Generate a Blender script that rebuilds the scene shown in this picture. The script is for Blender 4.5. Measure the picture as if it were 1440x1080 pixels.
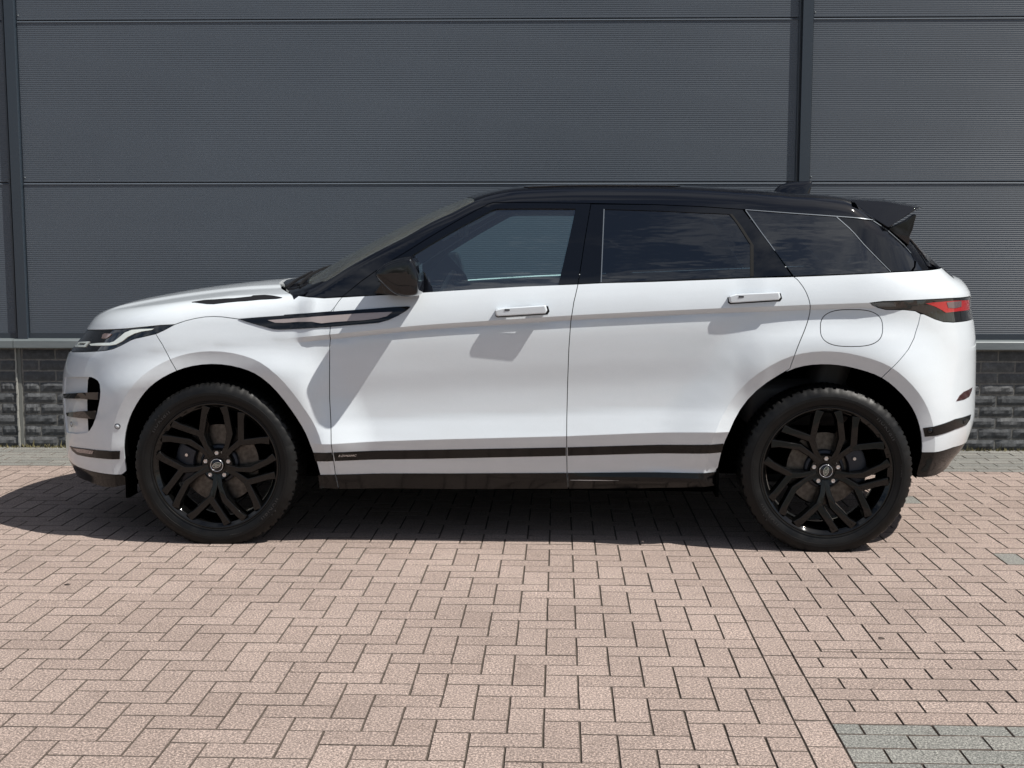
import bpy, bmesh, math, random, json
import numpy as np
from mathutils import Vector, Matrix
from mathutils.geometry import delaunay_2d_cdt
random.seed(7); rng = np.random.default_rng(7)
for o in list(bpy.data.objects): bpy.data.objects.remove(o)
sc = bpy.context.scene; COL = sc.collection
R = math.radians

# ------------------------------------------------------------------ camera, light, exposure
cam = bpy.data.objects.new('camera', bpy.data.cameras.new('camera')); COL.objects.link(cam)
cam.location = (0, 0, 1.345)
cam.rotation_euler = (R(90) - math.atan(203 / 1790), 0, R(2.12))
cam.data.sensor_width = 36; cam.data.lens = 1790 / 1440 * 36
cam.data.clip_start = .05; cam.data.clip_end = 2000
sc.camera = cam
TO_SUN = Vector((.655, -.235, 1.0)).normalized()
sun = bpy.data.objects.new('sun', bpy.data.lights.new('sun', 'SUN')); COL.objects.link(sun)
sun.data.energy = 5.0; sun.data.angle = R(.5); sun.data.color = (1, .955, .89)
sun.rotation_euler = TO_SUN.to_track_quat('Z', 'Y').to_euler(); sun.location = (6, -6, 10)
wd = bpy.data.worlds.new('World'); sc.world = wd; wd.use_nodes = True
n = wd.node_tree.nodes; l = wd.node_tree.links
for x in list(n): n.remove(x)
wo = n.new('ShaderNodeOutputWorld'); bg = n.new('ShaderNodeBackground'); bg.inputs[1].default_value = .056
sky = n.new('ShaderNodeTexSky'); sky.sky_type = 'NISHITA'; sky.sun_disc = False
sky.sun_elevation = math.asin(TO_SUN.z); sky.sun_rotation = math.atan2(TO_SUN.x, TO_SUN.y)
sky.air_density = 1.0; sky.dust_density = 1.2; sky.ozone_density = 1.2
# thin broken cloud all over the sky: looked up on a flat cloud deck, so it gets finer towards the horizon
tc = n.new('ShaderNodeTexCoord'); sep = n.new('ShaderNodeSeparateXYZ'); l.new(tc.outputs['Generated'], sep.inputs[0])
mx = n.new('ShaderNodeMath'); mx.operation = 'MAXIMUM'; mx.inputs[1].default_value = .06; l.new(sep.outputs[2], mx.inputs[0])
dv = n.new('ShaderNodeVectorMath'); dv.operation = 'DIVIDE'; cb = n.new('ShaderNodeCombineXYZ')
for i in range(3): l.new(mx.outputs[0], cb.inputs[i])
l.new(tc.outputs['Generated'], dv.inputs[0]); l.new(cb.outputs[0], dv.inputs[1])
nz = n.new('ShaderNodeTexNoise'); nz.inputs['Scale'].default_value = 2.3; nz.inputs['Detail'].default_value = 9; nz.inputs['Roughness'].default_value = .62; nz.inputs['Distortion'].default_value = .5
l.new(dv.outputs[0], nz.inputs['Vector'])
rp = n.new('ShaderNodeValToRGB'); rp.color_ramp.elements[0].position = .43; rp.color_ramp.elements[1].position = .74
l.new(nz.outputs['Fac'], rp.inputs[0])
mc = n.new('ShaderNodeMixRGB'); l.new(rp.outputs[0], mc.inputs[0]); l.new(sky.outputs[0], mc.inputs[1]); mc.inputs[2].default_value = (12, 12.4, 13, 1)
l.new(mc.outputs[0], bg.inputs[0]); l.new(bg.outputs[0], wo.inputs[0])
sc.view_settings.view_transform = 'Standard'; sc.view_settings.look = 'None'
sc.view_settings.gamma = 1; sc.view_settings.use_curve_mapping = False
sc.view_settings.exposure = 0.50
sc.cycles.caustics_reflective = False; sc.cycles.max_bounces = 8; sc.cycles.transparent_max_bounces = 12

# ------------------------------------------------------------------ materials
def mat(name, col=(.5, .5, .5), rough=.5, metal=0, coat=0, spec=.5, ior=1.5, coat_rough=.03):
    m = bpy.data.materials.new(name); m.use_nodes = True
    b = m.node_tree.nodes['Principled BSDF']
    b.inputs['Base Color'].default_value = (*col, 1); b.inputs['Roughness'].default_value = rough
    b.inputs['Metallic'].default_value = metal; b.inputs['Coat Weight'].default_value = coat
    b.inputs['Coat Roughness'].default_value = coat_rough; b.inputs['IOR'].default_value = ior
    b.inputs['Specular IOR Level'].default_value = spec
    return m
def N(m, t, **kw):
    x = m.node_tree.nodes.new(t)
    for k, v in kw.items():
        if k in x.inputs.keys(): x.inputs[k].default_value = v
        else: setattr(x, k, v)
    return x
def L(m, a, b): m.node_tree.links.new(a, b)
def B(m): return m.node_tree.nodes['Principled BSDF']
def noise(m, scale, detail=4, rough=.5, coord='Object', stretch=None):
    tc = N(m, 'ShaderNodeTexCoord'); nz = N(m, 'ShaderNodeTexNoise', Scale=scale, Detail=detail, Roughness=rough)
    if stretch:
        mp = N(m, 'ShaderNodeMapping'); mp.inputs['Scale'].default_value = stretch
        L(m, tc.outputs[coord], mp.inputs[0]); L(m, mp.outputs[0], nz.inputs['Vector'])
    else: L(m, tc.outputs[coord], nz.inputs['Vector'])
    return nz
def ramp(m, src, stops):
    r = N(m, 'ShaderNodeValToRGB'); e = r.color_ramp.elements
    while len(e) < len(stops): e.new(.5)
    for el, (p, c) in zip(e, stops): el.position = p; el.color = (*c, 1) if len(c) == 3 else c
    L(m, src, r.inputs[0]); return r
def bump(m, src, strength, dist):
    b = N(m, 'ShaderNodeBump', Strength=strength, Distance=dist); L(m, src, b.inputs['Height']); L(m, b.outputs[0], B(m).inputs['Normal']); return b
def mixc(m, f, a, b, mode='MIX'):
    x = N(m, 'ShaderNodeMixRGB', blend_type=mode)
    for i, v in ((0, f), (1, a), (2, b)):
        if isinstance(v, (int, float)): x.inputs[i].default_value = v
        elif isinstance(v, tuple): x.inputs[i].default_value = (*v, 1) if len(v) == 3 else v
        else: L(m, v, x.inputs[i])
    return x

M = {}
# car paint: white with a fine pearl, clear coat, a little road dust low down
m = M['paint'] = mat('white_pearl_paint', (.78, .80, .83), .42, 0, 1.0, coat_rough=.02)
nz = noise(m, 900, 1); r = ramp(m, nz.outputs[0], [(.3, (.545, .592, .628)), (.7, (.61, .655, .69))])
nd = noise(m, 2.6, 6, .6, stretch=(1, 1, 2.5)); rd = ramp(m, nd.outputs[0], [(.35, (.955, .95, .945)), (.65, (1, 1, 1))])
L(m, mixc(m, 1.0, r.outputs[0], rd.outputs[0], 'MULTIPLY').outputs[0], B(m).inputs['Base Color'])
nr = noise(m, 5, 5); rr = ramp(m, nr.outputs[0], [(.35, (.012,)*3), (.75, (.05,)*3)]); L(m, rr.outputs[0], B(m).inputs['Coat Roughness'])
M['black'] = mat('gloss_black_paint', (.003, .0035, .005), .3, 0, 1.0, spec=.0, coat_rough=.015)
nb = noise(M['black'], 30, 5); rb = ramp(M['black'], nb.outputs[0], [(.4, (.01,)*3), (.75, (.06,)*3)]); L(M['black'], rb.outputs[0], B(M['black']).inputs['Coat Roughness'])
M['roofblack'] = mat('roof_black_paint', (.003, .0037, .006), .3, 0, 1.0, spec=.0, coat_rough=.03)
M['moulding'] = mat('gloss_black_moulding', (.003, .003, .0035), .4, 0, .7, spec=.0, coat_rough=.11)
M['plastic'] = mat('black_plastic', (.008, .008, .009), .5, spec=.3)
np_ = noise(M['plastic'], 300, 3); bump(M['plastic'], np_.outputs[0], .2, .001)
M['darkvoid'] = mat('black_felt', (.0015, .0015, .0015), 1.0, spec=.0)
M['seal'] = mat('rubber_seal', (.004, .004, .004), .6, spec=.2)
m = M['rubber'] = mat('tyre_rubber', (.005, .005, .005), .48, spec=.22)
nz = noise(m, 14, 6, .65); r = ramp(m, nz.outputs[0], [(.3, (.0035, .0035, .0037)), (.62, (.006, .006, .006)), (.85, (.016, .015, .014))]); L(m, r.outputs[0], B(m).inputs['Base Color'])
r = ramp(m, nz.outputs[0], [(.3, (.32,)*3), (.7, (.6,)*3)]); L(m, r.outputs[0], B(m).inputs['Roughness'])
n2 = noise(m, 160, 3); bump(m, n2.outputs[0], .25, .0008)
M['rim'] = mat('rim_black', (.002, .002, .002), .25, 0, .8, spec=.0, coat_rough=.04)
m = M['disc'] = mat('brake_disc_metal', (.30, .26, .23), .38, .9)
nz = noise(m, 60, 4); r = ramp(m, nz.outputs[0], [(.35, (.062, .056, .050)), (.7, (.115, .106, .097))]); L(m, r.outputs[0], B(m).inputs['Base Color'])
M['caliper'] = mat('caliper_metal', (.035, .037, .045), .45, .6)
M['steel'] = mat('bolt_steel', (.62, .58, .56), .28, 1)
M['chrome'] = mat('bright_metal', (.75, .76, .78), .12, 1)
M['insert'] = mat('vent_insert_silver', (.36, .31, .295), .3, .35, .4)
M['badge_green'] = mat('badge_green', (.01, .035, .022), .2, 0, 1)
M['lamp_white'] = mat('lamp_light_guide', (.74, .80, .76), .12, 0, 1)
M['lamp_black'] = mat('lamp_black', (.004, .004, .004), .06, 0, 1, coat_rough=.01)
M['lamp_warm'] = mat('lamp_projector', (.45, .33, .30), .12, .6, 1)
M['red'] = mat('red_lens', (.34, .008, .010), .08, 0, 1)
M['clear_lens'] = mat('clear_lens', (.15, .11, .115), .08, .3, 1)
M['smoke'] = mat('smoked_lens', (.05, .018, .018), .06, 0, 1)
M['seat'] = mat('seat_leather', (.035, .035, .037), .5)
M['dash'] = mat('dashboard_plastic', (.03, .03, .032), .6)
M['mirrorglass'] = mat('mirror_glass', (.8, .8, .82), .02, 1)
def glass(name, tint, refl_boost=.0, wob=.35, mul=1.7, haze=.02):
    m = bpy.data.materials.new(name); m.use_nodes = True; nt = m.node_tree
    for x in list(nt.nodes): nt.nodes.remove(x)
    out = nt.nodes.new('ShaderNodeOutputMaterial'); tr = nt.nodes.new('ShaderNodeBsdfTransparent'); tr.inputs[0].default_value = (*tint, 1)
    gl = nt.nodes.new('ShaderNodeBsdfGlossy'); gl.inputs['Roughness'].default_value = .0; gl.inputs[0].default_value = (1, 1, 1, 1)
    fr = nt.nodes.new('ShaderNodeFresnel'); fr.inputs[0].default_value = 1.52
    ad = nt.nodes.new('ShaderNodeMath'); ad.operation = 'MULTIPLY_ADD'; ad.inputs[1].default_value = mul; ad.inputs[2].default_value = refl_boost
    ad.use_clamp = True
    tcn = nt.nodes.new('ShaderNodeTexCoord'); nzn = nt.nodes.new('ShaderNodeTexNoise'); nzn.inputs['Scale'].default_value = 7; nzn.inputs['Detail'].default_value = 2
    mp = nt.nodes.new('ShaderNodeMapping'); mp.inputs['Scale'].default_value = (.6, 1, 3.2)
    bp = nt.nodes.new('ShaderNodeBump'); bp.inputs['Strength'].default_value = wob; bp.inputs['Distance'].default_value = .0035
    K = nt.links.new
    K(tcn.outputs['Object'], mp.inputs[0]); K(mp.outputs[0], nzn.inputs['Vector']); K(nzn.outputs[0], bp.inputs['Height']); K(bp.outputs[0], gl.inputs['Normal'])
    mi = nt.nodes.new('ShaderNodeMixShader')
    K(fr.outputs[0], ad.inputs[0]); K(ad.outputs[0], mi.inputs[0]); df = nt.nodes.new('ShaderNodeBsdfDiffuse'); df.inputs[0].default_value = (.5, .53, .5, 1); m2 = nt.nodes.new('ShaderNodeMixShader'); m2.inputs[0].default_value = haze   # pale haze mixed in to paint light into the dark glass
    K(tr.outputs[0], m2.inputs[1]); K(df.outputs[0], m2.inputs[2]); K(m2.outputs[0], mi.inputs[1]); K(gl.outputs[0], mi.inputs[2]); K(mi.outputs[0], out.inputs[0])
    return m
M['glass'] = glass('green_tinted_glass', (.76, .93, .92), .035, .35, 2.6, .015)
M['privacy'] = glass('privacy_glass', (.03, .05, .065), .005, .35, 2.0, .0)
M['wsglass'] = glass('windscreen_glass', (.72, .84, .79), .0, .0, .85, .11)

# pavement and wall
def brick_mat(name, cols, speck=(.22, 2.6), grain=150):
    m = mat(name, cols[1], .9, spec=.25)
    oi = N(m, 'ShaderNodeObjectInfo'); ge = N(m, 'ShaderNodeNewGeometry')
    ad = N(m, 'ShaderNodeMath', operation='ADD'); L(m, oi.outputs['Random'], ad.inputs[0]); L(m, ge.outputs['Random Per Island'], ad.inputs[1])
    fr = N(m, 'ShaderNodeMath', operation='FRACT'); L(m, ad.outputs[0], fr.inputs[0])
    base = ramp(m, fr.outputs[0], [(0, cols[0]), (.5, cols[1]), (1, cols[2])])
    tc = N(m, 'ShaderNodeTexCoord'); gp = ge.outputs['Position']
    v = N(m, 'ShaderNodeTexNoise', Scale=grain, Detail=4, Roughness=.85); L(m, gp, v.inputs['Vector'])
    sp = ramp(m, v.outputs[0], [(.33, (speck[0],)*3), (.5, (.95,)*3), (.66, (speck[1], speck[1]*.985, speck[1]*.96))])
    big = N(m, 'ShaderNodeTexNoise', Scale=1.3, Detail=6, Roughness=.6); L(m, gp, big.inputs['Vector'])
    st = ramp(m, big.outputs[0], [(.3, (.86, .85, .84)), (.7, (1.08, 1.07, 1.06))])
    md = N(m, 'ShaderNodeTexNoise', Scale=14, Detail=5, Roughness=.7); L(m, gp, md.inputs['Vector'])
    s2 = ramp(m, md.outputs[0], [(.28, (.80, .79, .78)), (.45, (1, 1, 1))])
    c = mixc(m, 1.0, base.outputs[0], sp.outputs[0], 'MULTIPLY'); c = mixc(m, 1.0, c.outputs[0], st.outputs[0], 'MULTIPLY'); c = mixc(m, 1.0, c.outputs[0], s2.outputs[0], 'MULTIPLY')
    sp2 = N(m, 'ShaderNodeTexNoise', Scale=5.5, Detail=4, Roughness=.55); L(m, gp, sp2.inputs['Vector'])
    oil = ramp(m, sp2.outputs[0], [(.70, (1, 1, 1)), (.76, (.62, .60, .60))]); c = mixc(m, 1.0, c.outputs[0], oil.outputs[0], 'MULTIPLY')
    L(m, c.outputs[0], B(m).inputs['Base Color'])
    bump(m, v.outputs[0], .7, .002)
    return m
M['pave'] = brick_mat('pink_paving_brick', [(.222, .178, .158), (.238, .192, .171), (.253, .205, .183)])
M['pave_grey'] = brick_mat('grey_paving_brick', [(.138, .141, .133), (.152, .155, .146), (.168, .168, .157)])
M['sand'] = brick_mat('joint_sand', [(.078, .064, .052), (.086, .071, .058), (.094, .078, .064)], (.5, 1.4), 120)
M['dirt_shade'] = brick_mat('dirty_shaded_brick_edge', [(.088, .071, .061), (.098, .080, .069), (.108, .089, .077)], (.5, 1.4), 150)  # darker brick edges: joint dirt, with the joint shadow painted in as well
M['far_pave'] = brick_mat('far_paving', [(.22, .175, .15), (.23, .185, .16), (.24, .19, .165)])
m = M['wbrick'] = mat('split_face_brick', (.05, .052, .056), .75, spec=.4)
oi = N(m, 'ShaderNodeObjectInfo'); base = ramp(m, oi.outputs['Random'], [(0, (.052, .056, .060)), (.5, (.070, .074, .078)), (1, (.094, .097, .10))])
nz = noise(m, 38, 8, .72, 'Generated'); nz = N(m, 'ShaderNodeTexNoise', Scale=30, Detail=8, Roughness=.75)
ge = N(m, 'ShaderNodeNewGeometry'); L(m, ge.outputs['Position'], nz.inputs['Vector'])
sp = ramp(m, nz.outputs[0], [(.3, (.55,)*3), (.55, (1.05,)*3), (.75, (1.7,)*3)])
L(m, mixc(m, 1, base.outputs[0], sp.outputs[0], 'MULTIPLY').outputs[0], B(m).inputs['Base Color']); bump(m, nz.outputs[0], .7, .004)
m = M['mortar'] = mat('mortar', (.17, .165, .155), .95)
nz = noise(m, 60, 6, .7); r = ramp(m, nz.outputs[0], [(.3, (.11, .105, .095)), (.7, (.22, .215, .20))]); L(m, r.outputs[0], B(m).inputs['Base Color']); bump(m, nz.outputs[0], .6, .003)
m = M['panel'] = mat('cladding_paint', (.080, .094, .108), .42, spec=.45)
nz = noise(m, .7, 5, .6, 'Object'); r = ramp(m, nz.outputs[0], [(.3, (.063, .077, .095)), (.7, (.074, .089, .108))]); L(m, r.outputs[0], B(m).inputs['Base Color'])
n2 = noise(m, 3, 3, .5, 'Object'); bump(m, n2.outputs[0], .15, .004)
M['trim'] = mat('column_trim_paint', (.026, .036, .048), .34)
m = M['sill'] = mat('sill_metal', (.19, .205, .21), .45, .2)
nz = noise(m, 4, 6, .7, 'Object', (1, 8, 8)); r = ramp(m, nz.outputs[0], [(.3, (.115, .135, .14)), (.7, (.16, .18, .185))]); L(m, r.outputs[0], B(m).inputs['Base Color'])
M['joint_pale'] = mat('pale_joint_sealant', (.30, .30, .275), .9)
M['joint_grey'] = mat('grey_joint_strip', (.14, .145, .135), .9)
M['moss'] = mat('dry_moss', (.13, .115, .055), .95)
M['leaf'] = mat('dead_leaf', (.02, .014, .01), .8)

# ------------------------------------------------------------------ object helpers
def link(o, parent=None, **props):
    COL.objects.link(o)
    if parent is not None: o.parent = parent
    for k, v in props.items(): o[k] = v
    return o
def empty(name, loc=(0, 0, 0), rz=0, parent=None, **props):
    o = bpy.data.objects.new(name, None); o.empty_display_size = .1; o.location = loc; o.rotation_euler = (0, 0, rz)
    return link(o, parent, **props)
def mesh(name, V, F_, mt, parent=None, smooth=False, **props):
    me = bpy.data.meshes.new(name); me.from_pydata([tuple(map(float, v)) for v in V], [], [tuple(map(int, f)) for f in F_])
    me.materials.append(mt)
    if smooth: me.polygons.foreach_set('use_smooth', [True] * len(me.polygons))
    me.update()
    return link(bpy.data.objects.new(name, me), parent, **props)
def box_vf(x0, x1, y0, y1, z0, z1):
    V = [(x0,y0,z0),(x1,y0,z0),(x1,y1,z0),(x0,y1,z0),(x0,y0,z1),(x1,y0,z1),(x1,y1,z1),(x0,y1,z1)]
    return V, [(0,3,2,1),(4,5,6,7),(0,1,5,4),(1,2,6,5),(2,3,7,6),(3,0,4,7)]
def join_vf(parts):
    V = []; F_ = []
    for v, f in parts:
        o = len(V); V += list(v); F_ += [tuple(i + o for i in q) for q in f]
    return V, F_
def bevel(o, w=.004, seg=2):
    b = o.modifiers.new('bevel', 'BEVEL'); b.width = w; b.segments = seg; b.limit_method = 'ANGLE'; b.angle_limit = R(35)
    o.data.polygons.foreach_set('use_smooth', [True] * len(o.data.polygons))
    wn = o.modifiers.new('wn', 'WEIGHTED_NORMAL'); return o
def lathe_vf(prof, n=96, a0=0, a1=2*math.pi, fmod=None):
    """profile [(r, y)] spun round the y axis"""
    V = []; F_ = []; m_ = len(prof); full = abs(a1 - a0 - 2*math.pi) < 1e-6; k = n if full else n + 1
    for i in range(k):
        a = a0 + (a1 - a0) * i / n
        for j, (r_, y) in enumerate(prof):
            rr = r_ if fmod is None else fmod(r_, y, i, j)
            V.append((rr * math.cos(a), y, rr * math.sin(a)))
    for i in range(n):
        i2 = (i + 1) % k
        for j in range(m_ - 1): F_.append((i*m_+j, i*m_+j+1, i2*m_+j+1, i2*m_+j))
    return V, F_
def prism_xz(poly, y0, y1, scale_back=1.0):
    """polygon in x,z extruded along y"""
    n_ = len(poly); V = [(x, y0, z) for x, z in poly] + [(x, y1, z) for x, z in poly]
    F_ = [tuple(range(n_)), tuple(range(2*n_-1, n_-1, -1))] + [(i, i + n_, (i+1) % n_ + n_, (i+1) % n_) for i in range(n_)]
    return V, F_
def fix_normals(o):
    bm = bmesh.new(); bm.from_mesh(o.data); bmesh.ops.recalc_face_normals(bm, faces=bm.faces); bm.to_mesh(o.data); bm.free(); return o
def text_mesh(txt, size, extrude=.001, shear=0, spacing=1.0):
    cu = bpy.data.curves.new('t', 'FONT'); cu.body = txt; cu.size = size; cu.extrude = extrude; cu.shear = shear
    cu.align_x = 'CENTER'; cu.align_y = 'CENTER'; cu.space_character = spacing; cu.resolution_u = 2
    o = bpy.data.objects.new('t', cu); COL.objects.link(o)
    bpy.context.view_layer.update()
    dg = bpy.context.evaluated_depsgraph_get(); me = bpy.data.meshes.new_from_object(o.evaluated_get(dg))
    V = np.array([v.co[:] for v in me.vertices]).reshape(-1, 3); F_ = [tuple(p.vertices) for p in me.polygons]
    bpy.data.objects.remove(o); bpy.data.curves.remove(cu); bpy.data.meshes.remove(me)
    return V, F_

# ------------------------------------------------------------------ ground and paving
pavement = mesh('pavement', [(-300,-300,-.02),(300,-300,-.02),(300,300,-.02),(-300,300,-.02)], [(0,1,2,3)], M['far_pave'], kind='structure')
mesh('bedding_sand', [(-9.2,-6,-.0048),(9.2,-6,-.0048),(9.2,8.7,-.0048),(-9.2,8.7,-.0048)], [(0,1,2,3)], M['sand'], pavement)
UX, UY = .1005, .095
SX0, SX1 = .665, .765
Y_RUN, Y_GREY, Y_WALL = 4.09, 3.46, 7.41
def clip(poly, a, b, c):          # keep a*x+b*y<=c
    out = []
    for i in range(len(poly)):
        p, q = poly[i-1], poly[i]; dp = a*p[0]+b*p[1]-c; dq = a*q[0]+b*q[1]-c
        if (dp <= 0) != (dq <= 0):
            t = dp / (dp - dq); out.append((p[0]+(q[0]-p[0])*t, p[1]+(q[1]-p[1])*t))
        if dq <= 0: out.append(q)
    return out
def area(p): return .5 * sum(p[i-1][0]*p[i][1]-p[i][0]*p[i-1][1] for i in range(len(p)))
bricks = []                        # (polygon, grey)
def add_brick(x0, x1, y0, y1, clips, grey=False):
    p = [(x0, y0), (x1, y0), (x1, y1), (x0, y1)]
    full = True
    for c in clips:
        q = clip(p, *c)
        if len(q) < 3: return
        p = q
    if abs(area(p)) < .0018: return
    bricks.append((p, grey))
XL, XR, YN = -7.0, 7.0, -4.5
CX0, CY0 = -.0385, 3.6414
def herring(clips, xlo, xhi, ylo, yhi):
    for i in range(int((xlo - CX0)/UX) - 3, int((xhi - CX0)/UX) + 3):
        for j in range(int((ylo - CY0)/UY) - 3, int((yhi - CY0)/UY) + 3):
            k = (i + j) % 4; x = CX0 + i*UX; y = CY0 + j*UY
            if k == PH: add_brick(x, x + 2*UX, y, y + UY, clips)
            elif k == (PH + 2) % 4: add_brick(x, x + UX, y, y + 2*UY, clips)
PH = 2
herring([(1,0,SX0),(0,1,Y_WALL),(0,-1,-YN),(-1,0,-XL)], XL, SX0, YN, Y_WALL)
herring([(-1,0,-SX1),(0,1,Y_WALL),(0,-1,-Y_RUN),(1,0,XR)], SX1, XR, Y_RUN, Y_WALL)
y = YN
y = 4.4233 - .188 * 50
while y < Y_WALL:
    add_brick(SX0, SX1, y, y + .188, [(0,1,Y_WALL),(0,-1,-YN)]); y += .188
def running(x0, x1, y0, y1, grey, up=True):
    h = UX * .96; r = 0; yy = y0
    while yy < y1 - .02:
        x = x0 - ((r % 2) * UX + (r % 3) * .012)
        while x < x1:
            add_brick(x, x + 2*UX, yy, min(yy + UY, y1), [(-1,0,-x0),(1,0,x1)], grey); x += 2*UX
        yy += UY; r += 1
running(SX1, XR, Y_GREY, Y_RUN, False)
running(SX1, XR, YN, Y_GREY, True)
running(XL, XR, Y_WALL, 8.22, True)
GREYS = [(1.85, 6.565), (1.909, 5.341), (1.30, 6.15)]
def inset_poly(p, d):
    n_ = len(p); out = []
    for i in range(n_):
        a, b, c = p[i-1], p[i], p[(i+1) % n_]
        e1 = np.array([b[0]-a[0], b[1]-a[1]]); e2 = np.array([c[0]-b[0], c[1]-b[1]])
        l1, l2 = np.linalg.norm(e1), np.linalg.norm(e2)
        if l1 < 1e-6 or l2 < 1e-6: out.append(b); continue
        e1 /= l1; e2 /= l2; n1 = np.array([-e1[1], e1[0]]); n2 = np.array([-e2[1], e2[0]])
        bis = n1 + n2; bis /= max(np.dot(bis, n1), .3) * 1.0 if np.linalg.norm(bis) > 1e-6 else 1
        bis = (n1 + n2) / max(1 + np.dot(n1, n2), .3)
        out.append((b[0] + bis[0]*d, b[1] + bis[1]*d))
    return out
def brick_geo(p, lx, ly, lz, tx, ty):
    q0 = inset_poly(p, .0013 + .0008*random.random()); q1 = inset_poly(p, .0034 + .0008*random.random())
    n_ = len(p); V = []
    zz = lambda a, b: lz + tx*(a - lx) + ty*(b - ly)
    for (a, b) in q1: V.append((a, b, zz(a, b)))
    for (a, b) in q0: V.append((a, b, zz(a, b) - .0028))
    for (a, b) in q0: V.append((a, b, -.012))
    F_ = [tuple(range(n_))]
    for k in range(2):
        for i in range(n_):
            i2 = (i+1) % n_; F_.append((k*n_+i, (k+1)*n_+i, (k+1)*n_+i2, k*n_+i2))
    return V, F_
# what shows largest: area over squared distance, inside the frame
def visible_size(p):
    cx = sum(a for a, _ in p)/len(p); cy = sum(b for _, b in p)/len(p)
    if cy < 3.05 or abs(cx + cy*.037) > .41*cy + .1: return -1
    if 5.6 < cy and -1.9 < cx < 1.75: return 0
    return abs(area(p)) / cy**3
order = sorted(range(len(bricks)), key=lambda i: -visible_size(bricks[i][0]))
single = set(order[:300])
stuffV = {False: [], True: []}; stuffF = {False: [], True: []}; stuffM = {False: [], True: []}
shared = {}
for i, (p, grey) in enumerate(bricks):
    if area(p) < 0: p = p[::-1]
    cx = sum(a for a, _ in p)/len(p); cy = sum(b for _, b in p)/len(p)
    for gx, gy in GREYS:
        if abs(gx - cx) < UX*.55 and abs(gy - cy) < UY*.8: grey = True
    wob = .0008
    lz = random.uniform(-wob, .6*wob); tx, ty = random.gauss(0, .0022), random.gauss(0, .0022)
    if i in single:
        # whole bricks share one mesh, cut ones get their own
        key = (round(max(a for a,_ in p)-min(a for a,_ in p), 3), round(max(b for _,b in p)-min(b for _,b in p), 3), len(p), grey)
        if key not in shared:
            V, F_ = brick_geo([(a-cx, b-cy) for a, b in p], 0, 0, 0, 0, 0)
            me = bpy.data.meshes.new('paving_brick'); me.from_pydata(V, [], F_); me.materials.append(M['pave_grey' if grey else 'pave']); me.materials.append(M['dirt_shade']); me.polygons.foreach_set('material_index', [0] + [1]*(len(F_)-1)); shared[key] = me
        o = bpy.data.objects.new('paving_brick', shared[key]); o.location = (cx, cy, lz); o.rotation_euler = (ty, -tx, random.gauss(0, .006))
        link(o, pavement)
    else:
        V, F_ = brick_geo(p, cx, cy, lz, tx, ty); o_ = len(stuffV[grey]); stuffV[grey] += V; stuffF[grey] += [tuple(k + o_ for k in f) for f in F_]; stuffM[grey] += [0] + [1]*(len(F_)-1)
for g_, nm in ((False, 'paving_bricks'), (True, 'grey_paving_bricks')):
    o = mesh(nm, stuffV[g_], stuffF[g_], M['pave_grey' if g_ else 'pave'], pavement, kind='stuff'); o.data.materials.append(M['dirt_shade'])
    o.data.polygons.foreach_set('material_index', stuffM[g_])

# ------------------------------------------------------------------ the hall behind the car
WA = R(.8)
hall = empty('industrial_hall', (0, 8.145, 0), WA, label='dark grey ribbed metal clad hall on a low split brick plinth behind the car', category='building')
COLX = [-8.55, -3.49, 1.50, 6.53]; CW = .064
ZP0, PH_ = .735, 1.008
def panel_mesh(w, h):
    """micro-ribbed sandwich panel: flat crowns and narrow grooves, real relief"""
    pitch = .0126; nrib = int((h - .018) / pitch); prof = [(.045, 0), (.004, .0), (0, .004)]
    z0 = .008
    for i in range(nrib):
        z = z0 + i*pitch
        prof += [(0, z), (0, z + pitch*.60), (.0012, z + pitch*.72), (.0012, z + pitch*.88)]
    prof += [(0, h - .009), (.006, h - .005), (.045, h - .005)]
    prof[-3:] = [(0, h - .014), (-.0045, h - .0130), (-.0045, h - .0115), (.003, h - .005), (.045, h - .005)]
    V = []; F_ = []
    for y, z in prof: V += [(0, y, z), (w, y, z)]
    for i in range(len(prof)-1): F_.append((2*i, 2*i+1, 2*i+3, 2*i+2))
    me = bpy.data.meshes.new('wall_panel'); me.from_pydata(V, [], F_); me.materials.append(M['panel']); return me
pm = {}
bays = [(-13.6, COLX[0]-.01)] + [(COLX[i] + CW + .008, COLX[i+1] - .012) for i in range(3)] + [(COLX[3] + CW + .008, 11.6)]
for bi, (a, b) in enumerate(bays):
    w = round(b - a, 3)
    if w not in pm: pm[w] = panel_mesh(w, PH_)
    for k in range(5):
        o = bpy.data.objects.new('wall_panel', pm[w]); o.location = (a, 0, ZP0 - .035 + PH_*k); link(o, hall)
mesh('backing_wall', *box_vf(-13.6, 11.6, .05, .30, .0, 5.75), M['trim'], hall)
cpm = None
for cx in COLX:
    # flat backing strip, raised box and a narrow side flange
    v1 = box_vf(cx - .030, cx + CW + .010, .002, .045, .70, 5.75)
    v2 = box_vf(cx, cx + CW, -.028, .001, .70, 5.752)
    v3 = box_vf(cx - .008, cx - .0005, -.014, .0012, .70, 5.751)
    if cpm is None:
        V, F_ = join_vf([box_vf(-.030, CW + .010, .002, .045, .70, 5.75), box_vf(0, CW, -.028, .001, .70, 5.752), box_vf(-.020, -.0105, -.010, .0012, .70, 5.751)])
        o = mesh('column_cover', V, F_, M['trim'], hall); bevel(o, .002, 2); o.location = (cx, 0, 0); cpm = o
    else:
        o = cpm.copy(); o.location = (cx, 0, 0); link(o, hall)
# rivets at the column edges
V, F_ = lathe_vf([(.0, -.0025), (.003, -.0022), (.0045, 0)], 10)
rv = None
for cx in COLX[1:3]:
    for k in range(3):
        if rv is None: rv = mesh('rivet', V, F_, M['sill'], hall, True); o = rv
        else: o = rv.copy(); link(o, hall)
        o.location = (cx + CW + .016, -.0005, ZP0 + PH_*(k) - .035 + .03)
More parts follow.
